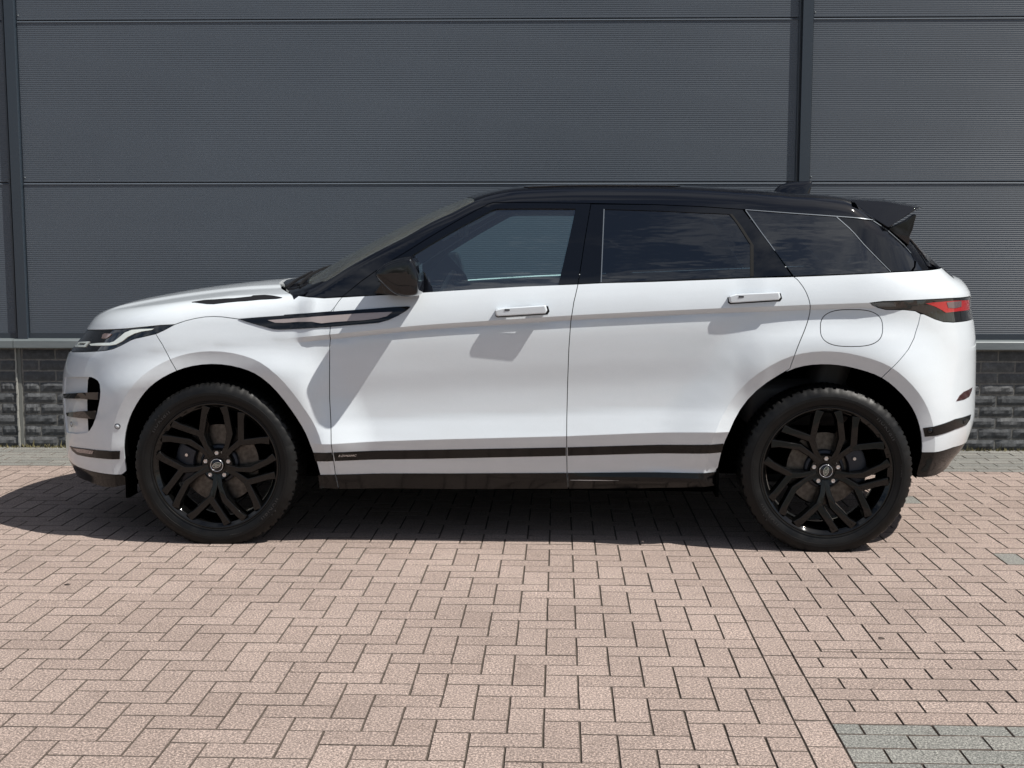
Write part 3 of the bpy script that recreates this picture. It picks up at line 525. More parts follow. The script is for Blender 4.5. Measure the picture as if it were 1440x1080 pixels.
"rear_pillar":[[1.5997,1.4289],[1.6063,1.4267],[1.6947,1.3909],[1.8066,1.322],[1.8507,1.2858],[1.8631,1.2524],[1.9339,1.2353],[1.9867,1.2109],[2.1809,1.215]]},"T":{"hood_vent":[[-1.455,-0.809],[-1.4007,-0.8035],[-1.3497,-0.81],[-1.264,-0.8139],[-1.186,-0.8058],[-1.1817,-0.7964],[-1.1301,-0.7983],[-1.0955,-0.8128],[-1.0406,-0.84],[-1.0623,-0.8419],[-1.1434,-0.8349],[-1.232,-0.8346],[-1.3109,-0.8381],[-1.3461,-0.8391],[-1.3787,-0.8338]],
"cowl_edge":[[-0.7698,-0.8672],[-0.8499,-0.866],[-0.9136,-0.875],[-0.9662,-0.8456],[-1.0205,-0.7918],[-1.0924,-0.6167],[-1.1539,-0.4145],[-1.1909,-0.1959],[-1.2209,0.137]],
"ws_edge":[[-0.8557,-0.7936],[-0.7219,-0.791],[-0.6189,-0.7777],[-0.4738,-0.746],[-0.3877,-0.7209],[-0.2874,-0.7068],[-0.2006,-0.6884]],
"ws_top":[[-0.2006,-0.6884],[-0.2813,-0.2419]],
"ws_dark":[[-0.9991,-0.7685],[-0.9543,-0.7522],[-0.903,-0.7656],[-0.8557,-0.7936]],
"roof_glass":[[0.0129,-0.6323],[0.0205,-0.6602],[0.3431,-0.678],[0.7032,-0.6841],[0.7365,-0.575]]}}''')
for _k in 'BELT CHARL CREASE ARCH_F ARCH_R NOSE TAIL TOPC WRAP CROWN ROUND'.split(): globals()[_k] = [tuple(a) for a in DATA[_k]]
S, T = DATA['S'], DATA['T']
# ---- the car body as one implicit surface (car frame: x to the rear, y away from camera side, z up) ----
def _lin(x, pts):
    a = np.array(pts, float)
    return np.interp(x, a[:, 0], a[:, 1])
def _sm(t):
    t = np.clip(t, 0, 1)
    return t * t * (3 - 2 * t)
def _mono(x, pts):
    """monotone cubic (Fritsch-Carlson) interpolation through pts"""
    a = np.array(pts, float); X = a[:, 0]; Y = a[:, 1]
    h = np.diff(X); d = np.diff(Y) / h
    m = np.zeros(len(X)); m[0] = d[0]; m[-1] = d[-1]
    for i in range(1, len(X) - 1):
        if d[i-1] * d[i] > 0:
            w1 = 2*h[i] + h[i-1]; w2 = h[i] + 2*h[i-1]
            m[i] = (w1 + w2) / (w1 / d[i-1] + w2 / d[i])
    x = np.asarray(x, float)
    k = np.clip(np.searchsorted(X, x) - 1, 0, len(X) - 2)
    t = (x - X[k]) / h[k]
    lo = x < X[0]; hi = x > X[-1]
    t = np.clip(t, 0, 1)
    r = ((2*t**3 - 3*t*t + 1) * Y[k] + (t**3 - 2*t*t + t) * h[k] * m[k]
         + (-2*t**3 + 3*t*t) * Y[k+1] + (t**3 - t*t) * h[k] * m[k+1])
    return r + np.where(lo, (x - X[0]) * m[0], 0) + np.where(hi, (x - X[-1]) * m[-1], 0)
def z_belt(x): return _mono(x, BELT)
def z_char(x): return _mono(x, CHARL)
def z_crease(x): return _lin(x, CREASE)
def seg_dist(x, z, poly):
    a = np.array(poly, float)
    best = np.full(np.shape(x), 9.0)
    for (x0, z0), (x1, z1) in zip(a[:-1], a[1:]):
        dx, dz = x1 - x0, z1 - z0
        t = np.clip(((x - x0) * dx + (z - z0) * dz) / (dx*dx + dz*dz), 0, 1)
        best = np.minimum(best, np.hypot(x - x0 - t*dx, z - z0 - t*dz))
    return best
def in_arch(x, z, poly):
    """inside the wheel opening (below the arch polyline)"""
    a = np.array(poly, float); o = a[np.argsort(a[:, 0])]
    inside = np.zeros(np.shape(x), bool)
    P = a; n = len(P)
    for i in range(n):
        x0, z0 = P[i-1]; x1, z1 = P[i]
        c = ((z0 > z) != (z1 > z)) & (x < (x1 - x0) * (z - z0) / (z1 - z0 + 1e-12) + x0)
        inside ^= c
    return inside
RING = 0.058
GH = [False]      # True: the glasshouse flank goes on a little below the waistline, behind the shoulder
def w_side(x, z):
    """half width of the body at (x, z), without the rounding of nose and tail"""
    x = np.asarray(x, float); z = np.asarray(z, float)
    zb, zc, zl = z_belt(x), z_char(x), z_crease(x)
    act = _sm((x + 0.98) / 0.10) * (1 - _sm((x - 1.60) / 0.25))        # the character line fades out at both ends
    lo = _sm((x + 0.95) / 0.12) * (1 - _sm((x - 0.93) / 0.14))         # the door's lower crease too
    yc = 0.900
    # lower body
    t = (z - zl)
    low = 0.922 + np.minimum(t, 0) * 0.34
    mid_t = np.clip((z - zl) / np.maximum(zc - 0.022 - zl, .05), 0, 1)
    midp = _mono(mid_t, [(0, .922), (.08, .911), (.22, .8955), (.40, .8925), (.66, .9005), (.86, .9035), (.972, .9010), (1, .8945)])
    flat = 0.905 + 0.006 * np.sin(np.clip((z - .35) / .6, 0, 1) * np.pi) - .10 * np.clip(.42 - z, 0, .3)
    zw = np.interp(x, [-.79, .226, .876], [.317, .334, .347])
    sf = _sm((x + .15) / .55) * (1 - _sm((x - .78) / .10))
    low = low + sf * (.52 * np.clip(zw - z, 0, .04) - .5 * np.clip(zw - .04 - z, 0, .1))
    w = np.where(z < zl, low, midp)
    w = w * lo + flat * (1 - lo)
    # facet of the character line and the shoulder above
    f = np.clip((z - (zc - 0.022)) / 0.022, 0, 1)
    w = w + act * 0.021 * f
    up = np.maximum(z - zc, 0)
    sh = 0.1 * up + 1.35 * up * up * np.where(x < -.9, .6, 1.0)
    w = w - sh * 1.0
    # greenhouse
    lo_ = {1: .06, 0: 0., -1: -.03}[int(GH[0])]
    g = np.maximum(z - zb, -max(lo_, 0))
    wb = w_belt(x)
    w = np.where(z > zb - lo_, wb - 0.335 * g - 0.20 * g * g, w)
    # flares round the wheel openings
    for arch in (ARCH_F, ARCH_R):
        m = np.abs(x - arch[len(arch)//2][0]) < 0.95
        if not np.any(m): continue
        d = np.where(m, seg_dist(x, z, arch), 9.0)
        ins = in_arch(x, z, arch)
        dd = np.where(ins, -d, d)
        b = 1 - _sm(np.clip(dd - RING, 0, None) / 0.24)
        hgt = 0.036 * (1 - _sm((z - (zc - .16)) / .16)) * (1 - .3*_sm((.45 - z) / .15))
        w = w + hgt * b - 0.42 * np.clip(RING - dd, 0, .08) * np.where(z > .05, 1, 0)
    return w
def w_belt(x):
    return 0.857 - 0.05 * np.clip((-.3 - x) / .7, 0, 1.4)**2 - 0.10 * np.clip((x - .9) / .8, 0, 2)**2.2
XA_F, XA_R, P_F, P_R = -1.50, 1.45, 2.25, 2.5
def x_nose(z): return _mono(z, NOSE)
def x_tail(z): return _mono(z, TAIL)
def W(x, z):
    xn, xt = x_nose(z), x_tail(z)
    tf = np.clip((XA_F - x) / np.maximum(XA_F - xn, .05), 0, None)
    tr = np.clip((x - XA_R) / np.maximum(xt - XA_R, .05), 0, None)
    f = np.where(tf < 1, (1 - np.minimum(tf, 1)**P_F)**(1/P_F), -(tf - 1) * 3)
    r = np.where(tr < 1, (1 - np.minimum(tr, 1)**P_R)**(1/P_R), -(tr - 1) * 3)
    return w_side(x, z) * np.minimum(f, 1) * np.minimum(r, 1) if False else w_side(x, z) * np.where(tf > 0, f, 1) * np.where(tr > 0, r, 1)
def Z(x, y):
    y2 = y * y
    wrap = _lin(x, WRAP); cr = _lin(x, CROWN)
    z = _mono(x + wrap * y2, TOPC) - cr * y2
    # raised centre of the bonnet
    z = z + 0.010 * (1 - _sm((np.abs(y) - .50) / .08)) * _sm((x + 2.05) / .2) * (1 - _sm((x + .95) / .15))
    return z
def kr(x): return _lin(x, ROUND)
def Fimp(x, y, z):
    a = np.abs(y) - W(x, z); b = z - Z(x, y); k = kr(x)
    h = np.clip(.5 + .5 * (a - b) / k, 0, 1)
    return b * (1 - h) + a * h + k * h * (1 - h)
U0F, U0R, YP = -1.50, 1.45, 0.35
LF = YP * 1.0
def ray_u(u):
    """ray family across the surface: returns origin (x,y) and direction (dx,dy); near side is y < 0"""
    u = np.asarray(u, float)
    th = np.where(u < U0F, (U0F - u) / .55, np.where(u > U0R, (u - U0R) / .55, 0))
    lim = np.pi / 2
    ex = np.clip(th - lim, 0, None) * .55
    th = np.clip(th, 0, lim)
    s = np.where(u < U0F, -1, 1)
    ox = np.where(u < U0F, U0F, np.where(u > U0R, U0R, u)); oy = -YP + np.minimum(ex, YP)
    return ox, oy, s * np.sin(th), -np.cos(th)
U_NOSE = U0F - .55 * np.pi / 2 - YP
U_TAIL = U0R + .55 * np.pi / 2 + YP
def solve_side(u, z, iters=26):
    ox, oy, dx, dy = ray_u(u); z = np.asarray(z, float)
    lo = np.zeros_like(z) + .0; hi = np.zeros_like(z) + 1.1
    for _ in range(iters):
        m = (lo + hi) / 2
        f = Fimp(ox + dx*m, oy + dy*m, z)
        lo = np.where(f < 0, m, lo); hi = np.where(f < 0, hi, m)
    m = (lo + hi) / 2
    return np.stack([ox + dx*m, oy + dy*m, z], -1)
def solve_top(x, y, iters=26):
    x = np.asarray(x, float); y = np.asarray(y, float)
    lo = np.zeros_like(x) + .5; hi = np.zeros_like(x) + 1.9
    for _ in range(iters):
        m = (lo + hi) / 2
        f = Fimp(x, y, m)
        lo = np.where(f < 0, m, lo); hi = np.where(f < 0, hi, m)
    return np.stack([x, y, (lo + hi) / 2], -1)
def normals(P, e=.0012):
    x, y, z = P[..., 0], P[..., 1], P[..., 2]
    n = np.stack([Fimp(x+e, y, z) - Fimp(x-e, y, z), Fimp(x, y+e, z) - Fimp(x, y-e, z), Fimp(x, y, z+e) - Fimp(x, y, z-e)], -1)
    n = n / np.maximum(np.linalg.norm(n, axis=-1, keepdims=True), 1e-9)
    m = ((np.abs(y) < .09) & ((x < -1.95) | (x > 1.9)) & (np.abs(n[..., 2]) < .62))[..., None]
    q = np.stack([np.sign(x)*np.sqrt(np.clip(1 - n[..., 2]**2, 0, 1)), 0*y, n[..., 2]], -1)
    return np.where(m, q, n)
def u_of(P):
    x, y = P[..., 0], P[..., 1]
    thf = np.arctan2(-(x - U0F), -(y + YP)); thr = np.arctan2(x - U0R, -(y + YP))
    uf = np.where(y > -YP, U0F - .55*np.pi/2 - (y + YP), U0F - .55 * thf)
    ur = np.where(y > -YP, U0R + .55*np.pi/2 + (y + YP), U0R + .55 * thr)
    return np.where(x < U0F, uf, np.where(x > U0R, ur, x))


CAR_ANG = R(-.96)
car = empty('suv', (-.16467, 6.39662, 0), CAR_ANG, label='white SUV with black roof and black wheels parked side-on before the hall', category='car')

def z_edge(u, lo=.93, hi=1.62):
    """height at which the side turns into the top surface"""
    u = np.asarray(u, float); a = np.full_like(u, lo); b = np.full_like(u, hi)
    a = np.where(u > -.97, z_belt(np.minimum(u, 1.75)) + .022, a); a = np.where(u > 1.98, 1.1, a)
    # coarse scan upward for the first place where the normal leans up enough
    zs = np.linspace(0, 1, 60); res = np.full_like(u, hi)
    prev = a.copy(); found = np.zeros(len(u), bool)
    for t in zs:
        z = a + (b - a)*t
        P = solve_side(u, z, 20); nn = normals(P)
        ok = (nn[:, 2] > .66) & ~found
        res = np.where(ok, z, res); found |= ok
    st = (b - a)/59
    lo_ = res - st; hi_ = res.copy()
    for _ in range(9):
        m_ = (lo_ + hi_)/2; nn = normals(solve_side(u, m_, 24)); ok = nn[:, 2] > .66
        hi_ = np.where(ok, m_, hi_); lo_ = np.where(ok, lo_, m_)
    return hi_
def edge_pts(u0, u1, n_):
    u = np.linspace(u0, u1, n_); z = z_edge(u)
    k = np.ones(3)/3
    zz = z.copy(); zz[1:-1] = (z[:-2] + z[1:-1] + z[2:])/3
    return np.stack([u, zz], 1)
def inset(P, d):
    P = np.array(P, float)
    if d == 0: return P
    A = .5*np.sum(np.roll(P[:, 0], 1)*P[:, 1] - P[:, 0]*np.roll(P[:, 1], 1)); s = 1 if A > 0 else -1
    e1 = P - np.roll(P, 1, 0); e2 = np.roll(P, -1, 0) - P
    e1 /= np.maximum(np.linalg.norm(e1, axis=1, keepdims=True), 1e-9); e2 /= np.maximum(np.linalg.norm(e2, axis=1, keepdims=True), 1e-9)
    n1 = np.stack([-e1[:, 1], e1[:, 0]], 1); n2 = np.stack([-e2[:, 1], e2[:, 0]], 1)
    b = (n1 + n2) / np.maximum(1 + np.sum(n1*n2, 1), .45)[:, None]
    return P + b*d*s
def clean(P, tol=.0012):
    out = [P[0]]
    for p in P[1:]:
        if math.hypot(p[0]-out[-1][0], p[1]-out[-1][1]) > tol: out.append(p)
    if math.hypot(out[0][0]-out[-1][0], out[0][1]-out[-1][1]) < tol: out.pop()
    return out
def densify(P, step):
    out = []
    n_ = len(P)
    for i in range(n_):
        a = np.array(P[i], float); b = np.array(P[(i+1) % n_], float); k = max(1, int(np.linalg.norm(b-a)/step))
        for j in range(k): out.append(a + (b-a)*j/k)
    return np.array(out)
def pip(x, y, P):
    ins = np.zeros(len(x), bool); n_ = len(P)
    for i in range(n_):
        x0, y0 = P[i-1]; x1, y1 = P[i]
        if y0 == y1: continue
        ins ^= ((y0 > y) != (y1 > y)) & (x < (x1-x0)*(y-y0)/(y1-y0) + x0)
    return ins
def xz_to_u(P):
    P = np.array(P, float); P3 = np.stack([P[:, 0], -np.maximum(W(P[:, 0], P[:, 1]), .05), P[:, 1]], 1)
    return np.stack([u_of(P3), P[:, 1]], 1)
def arch_offset(A, d):
    A = np.array(A, float); t = np.gradient(A, axis=0); t /= np.linalg.norm(t, axis=1, keepdims=True)
    nrm = np.stack([-t[:, 1], t[:, 0]], 1); return A + nrm*d
CRE = []
xs_ = np.linspace(-1.0, 1.6, 90)
for dz in (-.0012, .0012): CRE.append(np.stack([xs_, z_char(xs_) + dz], 1)); CRE.append(np.stack([xs_, z_char(xs_) - .022 + dz], 1))
xs2 = np.linspace(-.95, 1.0, 60)
for dz in (-.002, .002): CRE.append(np.stack([xs2, z_crease(xs2) + dz], 1))
for A in (ARCH_F, ARCH_R):
    for d in (RING - .0016, RING + .0016): CRE.append(xz_to_u(arch_offset(A, d)))
GLASSHOUSE = {'window_frame', 'window_glass', 'quarter_trim', 'window_trim', 'rear_quarter_glass', 'rear_corner_glass', 'rear_corner_trim', 'rear_pillar', 'roof', 'pane_edge_glint'}
def patch(name, *a, **k):
    GH[0] = 1 if name in GLASSHOUSE else (-1 if name in ('front_door', 'rear_door') else 0)
    o = patch_(name, *a, **k); GH[0] = 0; return o
def patch_(name, dom, poly, mt, parent, off=0., depth=.014, grid=.03, holes=(), ins=.0017, creases=True, mirror=True, hole_ins=None, raw=False, **props):
    """panel cut out of the body surface: dom 'side' takes (u, z), 'top' takes (x, y)"""
    P = inset(clean(poly), ins) if ins else np.array(clean(poly))
    P = densify(P, grid*.7)
    H_ = [densify(inset(clean(h), -(ins if hole_ins is None else hole_ins)), grid*.7) for h in holes]
    lo = P.min(0); hi = P.max(0)
    gx, gy = np.meshgrid(np.arange(lo[0] + grid/2, hi[0], grid), np.arange(lo[1] + grid/2, hi[1], grid)); gx = gx.ravel(); gy = gy.ravel()
    k = pip(gx, gy, P)
    for h in H_: k &= ~pip(gx, gy, h)
    gx, gy = gx[k], gy[k]
    allb = np.vstack([P] + H_)
    if len(gx):
        dmin = np.full(len(gx), 9.)
        for bpt in allb[::1]: dmin = np.minimum(dmin, np.hypot(gx-bpt[0], gy-bpt[1]))
        k = dmin > grid*.35; gx, gy = gx[k], gy[k]
    verts = [Vector((float(a), float(b))) for a, b in allb]; edges = []
    s = 0
    for loop in [P] + H_:
        n_ = len(loop); edges += [(s+i, s+(i+1) % n_) for i in range(n_)]; s += n_
    if dom == 'side' and creases:
        for c in CRE:
            k = (c[:, 0] > lo[0]-.1) & (c[:, 0] < hi[0]+.1) & (c[:, 1] > lo[1]-.1) & (c[:, 1] < hi[1]+.1)
            idx = np.where(k)[0]
            for a, b in zip(idx[:-1], idx[1:]):
                if b == a+1:
                    edges.append((len(verts), len(verts)+1)); verts += [Vector(map(float, c[a])), Vector(map(float, c[b]))]
    verts += [Vector((float(a), float(b))) for a, b in zip(gx, gy)]
    vo, eo, fo, *_ = delaunay_2d_cdt(verts, edges, [], 0, 1e-5)
    Q = np.array([v[:] for v in vo]); tri = np.array([f[:3] for f in fo])
    c = Q[tri].mean(1); k = pip(c[:, 0], c[:, 1], P)
    for h in H_: k &= ~pip(c[:, 0], c[:, 1], h)
    tri = tri[k]
    a_ = Q[tri]; ar = (a_[:, 1, 0]-a_[:, 0, 0])*(a_[:, 2, 1]-a_[:, 0, 1]) - (a_[:, 2, 0]-a_[:, 0, 0])*(a_[:, 1, 1]-a_[:, 0, 1])
    tri = tri[np.abs(ar) > 1e-9]; ar = ar[np.abs(ar) > 1e-9]
    used = np.unique(tri); mp = -np.ones(len(Q), int); mp[used] = np.arange(len(used)); Q = Q[used]; tri = mp[tri]
    X = solve_side(Q[:, 0], Q[:, 1]) if dom == 'side' else solve_top(Q[:, 0], Q[:, 1])
    Nn = normals(X); X = X + Nn*(off if not callable(off) else off(Q)[:, None])
    # orient faces outward
    fn = np.cross(X[tri[:, 1]]-X[tri[:, 0]], X[tri[:, 2]]-X[tri[:, 0]]); flip = np.sum(fn*Nn[tri[:, 0]], 1) < 0
    tri[flip] = tri[flip][:, ::-1]
    # border edges
    from collections import Counter
    dire = {}
    for t in tri:
        for i in range(3):
            a, b = int(t[i]), int(t[(i+1) % 3]); dire[(a, b)] = 1
    border = [(a, b) for (a, b) in dire if (b, a) not in dire]
    V = list(X); NV = list(Nn); F_ = [tuple(t) for t in tri]
    for a, b in border:
        ia = -Nn[a]*depth; ib = -Nn[b]*depth
        en = np.cross(X[b]-X[a], Nn[a]); en /= max(np.linalg.norm(en), 1e-9)
        o_ = len(V); V += [X[a], X[b], X[b]+ib, X[a]+ia]; NV += [en]*4; F_.append((o_, o_+3, o_+2, o_+1))
    me = bpy.data.meshes.new(name); me.from_pydata([tuple(v) for v in np.array(V)], [], F_); me.materials.append(mt)
    me.polygons.foreach_set('use_smooth', [True]*len(me.polygons))
    me.normals_split_custom_set_from_vertices([tuple(v) for v in np.array(NV)])
    o = bpy.data.objects.new(name, me); link(o, parent, **props)
    if mirror: MIRROR.append(o)
    elif dom == 'top': NOCOPY.add(o.name)
    return o
MIRROR = []; NOCOPY = set()
def up3(o): return o

GR = .024
e_hood = edge_pts(u_of(np.array([[-.985, -.85, 1.1]]))[0], U_NOSE, 80)
e_mid = edge_pts(-.985, 1.46, 90)
e_tail = edge_pts(1.46, U_TAIL, 70)
wing = patch('front_wing', 'side', S['front_wing'], M['paint'], car, grid=GR)
bump_f = patch('front_bumper', 'side', S['front_bumper'], M['paint'], car, holes=[S['vent_open']], grid=GR, depth=.03)
patch('front_skirt', 'side', S['front_skirt'], M['moulding'], car, off=-.002, grid=GR)
patch('grille', 'side', S['grille'], M['plastic'], car, off=-.006, grid=.04)
hood = patch('bonnet', 'side', S['hood_side'] + S['hood_corner'][1:] + [[a, b + .0019] for a, b in e_hood.tolist()] + [[U_NOSE, .965], [-2.35, .965]], M['paint'], car, grid=GR)
fdoor = patch('front_door', 'side', S['front_door'], M['paint'], car, grid=GR)
rdoor_ = patch('rear_door', 'side', S['rear_door'], M['paint'], car, grid=GR)
iu = int(np.argmax(e_tail[:, 1] < 1.232)); print('iu', iu, e_tail[iu], S['belt_rear'][0])
quarter = patch('rear_quarter_panel', 'side', S['rear_quarter'] + [[a, b + .0019] for a, b in e_tail[iu:][::-1].tolist()] + S['belt_rear'], M['paint'], car, holes=[S['fuel_flap']], grid=GR)
patch('fuel_flap', 'side', S['fuel_flap'], M['paint'], quarter, grid=GR)
bump_r = patch('rear_bumper', 'side', S['rear_bumper'], M['paint'], car, grid=GR)
patch('rear_skirt', 'side', S['rear_skirt'], M['moulding'], car, off=-.002, grid=GR)
# top surfaces
def E3(u, z): return solve_side(u, z)
def mirror_xy(P): return [(a, -b) for a, b in P[::-1]]
eh = E3(e_hood[:, 0], e_hood[:, 1])[:, :2]
ck = [(-1.02, -.795), (-1.095, -.617), (-1.155, -.4145), (-1.19, -.2), (-1.205, 0)]
hp = [tuple(a) for a in eh[:-1]]                       # from the cowl to the nose
half_ = hp + [(eh[-1][0], 0)]
rear_ = ck
poly = half_ + mirror_xy(hp) + [(a, -b) for a, b in ck[:-1]] + ck[::-1]
def at_edge_top(Q): return 0*Q[:, 0]
hood_top = patch('bonnet_top', 'top', poly, M['paint'], hood, ins=0, depth=.03, mirror=False, grid=.03)
# black body behind: roof, pillars, cowl
em = E3(e_mid[:, 0], e_mid[:, 1])[:, :2]
roof_poly_side = S['pillar_base'][:-1] + S['roof_side'] + e_mid[::-1].tolist()
e_part = e_tail[:iu+1]
roof = patch('roof', 'side', S['pillar_base'][:-1] + S['roof_side'] + [[e_tail[6][0], e_tail[6][1]]] + [[a, b + .0019] for a, b in e_tail[:6][::-1].tolist() + e_mid[::-1].tolist()], M['roofblack'], car, grid=.014)
patch('rear_pillar', 'side', S['rear_pillar'] + e_part[::-1].tolist(), M['roofblack'], car, off=-.003, grid=GR)
ws = [(-.93, -.73), (-.8557, -.790), (-.72, -.789), (-.6189, -.776), (-.4738, -.745), (-.3877, -.722), (-.2874, -.703), (-.2006, -.684), (-.225, -.55), (-.262, -.35), (-.285, -.15), (-.29, 0)]
wsb = [(-1.03, 0), (-1.025, -.2), (-1.005, -.42), (-.975, -.60)]
ws_poly = wsb + ws + [(a, -b) for a, b in ws[-2::-1]] + [(a, -b) for a, b in wsb[:0:-1]]
front_edge = [(-1.0, -.80)] + [(a + .0, b) for a, b in ck[1:]]
rt = [tuple(p) for p in em[2:]]
top_poly = [tuple(em[0])] + rt + [(1.47, -.55), (1.475, -.3), (1.48, 0)]
full = top_poly + mirror_xy(top_poly)[1:] + [(a + .02, -b) for a, b in ck[1:-1]] + [(a + .02, b) for a, b in ck[:0:-1]]
rg = [(.012, 0), (.012, -.60), (.035, -.635), (.69, -.645), (.715, -.61), (.722, 0)]
rg_poly = rg + [(a, -b) for a, b in rg[-2:0:-1]]
patch('roof_top', 'top', full, M['roofblack'], roof, ins=0, depth=.03, mirror=False, holes=[ws_poly, rg_poly], hole_ins=.0, grid=.035)
patch('windscreen', 'top', ws_poly, M['wsglass'], car, off=-.003, depth=.004, ins=.001, mirror=False, grid=.04)
patch('roof_glass', 'top', rg_poly, M['black'], car, off=.004, depth=.012, ins=.002, mirror=False, grid=.04)
# tail top: rear window with painted edge, then the white tailgate top
et = E3(e_tail[:, 0], e_tail[:, 1])[:, :2]
XG = 1.955
k1 = [tuple(p) for p in et[:iu+1] if p[0] > 1.48]
rear_black = [(1.48, 0), (1.48, -.3), (1.475, -.6)] + k1 + [(XG - .02, k1[-1][1]+.03), (XG, -.45), (XG + .012, -.2), (XG + .015, 0)]
rear_poly = rear_black + mirror_xy(rear_black)[1:-1]
patch('tailgate_surround', 'top', rear_poly, M['roofblack'], car, ins=0, mirror=False, grid=.035, depth=.03)
rw = [(1.55, 0), (1.55, -.50), (1.60, -.545), (1.90, -.60), (1.925, -.45), (1.938, -.2), (1.94, 0)]
patch('rear_window', 'top', rw + [(a, -b) for a, b in rw[-2:0:-1]], M['privacy'], car, off=.004, depth=.003, mirror=False, grid=.05)
k2 = [tuple(p) for p in et[iu+1:-1]]
tl = [(XG + .015, 0), (XG + .012, -.2), (XG, -.45), (XG - .02, k1[-1][1]+.03), k1[-1]] + k2
patch('tailgate_top', 'top', tl + [(et[-1][0], 0)] + mirror_xy(tl)[:-1], M['paint'], quarter, ins=0, mirror=False, grid=.03, depth=.03)
# door frames and glass
ff = patch('window_frame', 'side', S['front_frame'], M['black'], fdoor, off=.0, holes=[S['front_glass']], hole_ins=.0, grid=GR)
patch('window_glass', 'side', S['front_glass'], M['glass'], fdoor, off=-.007, depth=.004, ins=-.004, grid=.04)
patch('quarter_trim', 'side', S['sail'], M['black'], fdoor, off=-.003, grid=.03, ins=.001)
rf = patch('window_frame', 'side', S['rear_frame'], M['black'], rdoor_, off=.0, holes=[S['rear_glass']], hole_ins=.0, grid=GR)
patch('window_glass', 'side', S['rear_glass'], M['privacy'], rdoor_, off=-.004, depth=.004, ins=-.004, grid=.04)
patch('window_trim', 'side', S['rear_glass_trim'], M['seal'], rdoor_, off=.002, depth=.006, ins=0, grid=.03)
patch('rear_quarter_glass', 'side', S['quarter_glass'], M['privacy'], car, off=-.001, depth=.006, ins=.0012, grid=.04)
patch('rear_corner_glass', 'side', S['quarter_glass_rear'], M['black'], car, off=-.001, depth=.006, ins=.0012, grid=.04)
patch('rear_corner_trim', 'side', S['tail_corner'], M['black'], car, off=.002, depth=.008, ins=0, grid=.03)
# thin strips along the panes, pale to paint sun glint on their edges
def line_strip(name, pts, w, mt, parent, off=.002, depth=.004):
    P = np.array(pts, float); t = np.gradient(P, axis=0); t /= np.linalg.norm(t, axis=1, keepdims=True); nn = np.stack([-t[:, 1], t[:, 0]], 1)*w/2
    return patch(name, 'side', (P+nn).tolist() + (P-nn)[::-1].tolist(), mt, parent, off=off, depth=depth, ins=0, creases=False, grid=.05)
qg = S['quarter_glass']
M['edge'] = mat('pane_edge_glint', (.17, .19, .21), .3, .5)
line_strip('pane_edge_glint', [qg[2], qg[3], qg[4]], .0035, M['edge'], car)
line_strip('pane_edge_glint', [[a[0]-.001, a[1]+.003] for a in qg[:3]] + [[a[0], a[1]+.004] for a in S['quarter_glass_rear'][1:3]], .003, M['edge'], car)
line_strip('pane_edge_glint', [qg[0], qg[8], qg[7]], .0035, M['edge'], car)
gq = S['quarter_glass_rear']
line_strip('pane_edge_glint', gq[2:6], .0035, M['edge'], car)
line_strip('pane_edge_glint', [[S['rear_glass'][0][0], S['rear_glass'][0][1]], [S['rear_glass'][8][0], S['rear_glass'][8][1]]], .004, M['edge'], rdoor_)
sl = [[a[0], a[1] + .0015] for a in S['belt_rear'][::-1]]
# mouldings
patch('wing_vent', 'side', S['vent_strip'], M['black'], car, off=.004, depth=.01, ins=0, grid=GR)
vi = patch('vent_insert', 'side', S['vent_insert'], M['insert'], MIRROR[-1], off=.0065, depth=.004, ins=0, grid=GR)
patch('side_moulding', 'side', S['strip_wing'], M['moulding'], wing, off=.002, depth=.01, ins=0, grid=GR)
patch('side_moulding', 'side', S['strip_fd'], M['moulding'], fdoor, off=.002, depth=.01, ins=0, grid=GR)
patch('side_moulding', 'side', S['strip_rd'], M['moulding'], rdoor_, off=.002, depth=.01, ins=0, grid=GR)
patch('sill_cladding', 'side', S['sill_wing'], M['moulding'], wing, off=.003, depth=.012, ins=0, grid=GR)
patch('sill_cladding', 'side', S['sill_fd'], M['moulding'], fdoor, off=.003, depth=.012, ins=0, grid=GR)
patch('sill_cladding', 'side', S['sill_rd'], M['moulding'], rdoor_, off=.003, depth=.012, ins=0, grid=GR)
bsf = patch('bumper_moulding', 'side', S['bump_strip_f'], M['moulding'], bump_f, off=.003, depth=.008, ins=0, grid=GR)
patch('side_reflector', 'side', S['fog_lens'], M['clear_lens'], bump_f, off=.005, depth=.003, ins=0, grid=GR)
patch('bumper_moulding', 'side', S['bump_strip_r'], M['moulding'], bump_r, off=.003, depth=.008, ins=0, grid=GR)
patch('side_reflector', 'side', S['reflector'], M['smoke'], bump_r, off=.002, depth=.006, ins=0, grid=GR)
# front bumper vent
vo_ = np.array(S['vent_open']); u0_, u1_ = vo_[:, 0].min(), vo_[:, 0].max()
patch('vent_channel', 'side', S['vent_open'], M['paint'], bump_f, off=lambda Q: -.0035 - .034*np.clip((Q[:, 0]-u0_)/(u1_-u0_), 0, 1)**1.3, depth=.001, ins=-.002, grid=.015)
patch('vent_recess', 'side', S['vent_hole'], M['darkvoid'], bump_f, off=lambda Q: -.0005 - .034*np.clip((Q[:, 0]-u0_)/(u1_-u0_), 0, 1)**1.3, depth=.004, ins=-.001, grid=.015)
for f in ('fin1', 'fin2'): patch('vent_fin', 'side', S[f], M['black'], bump_f, off=.006, depth=.03, ins=0, grid=.02)
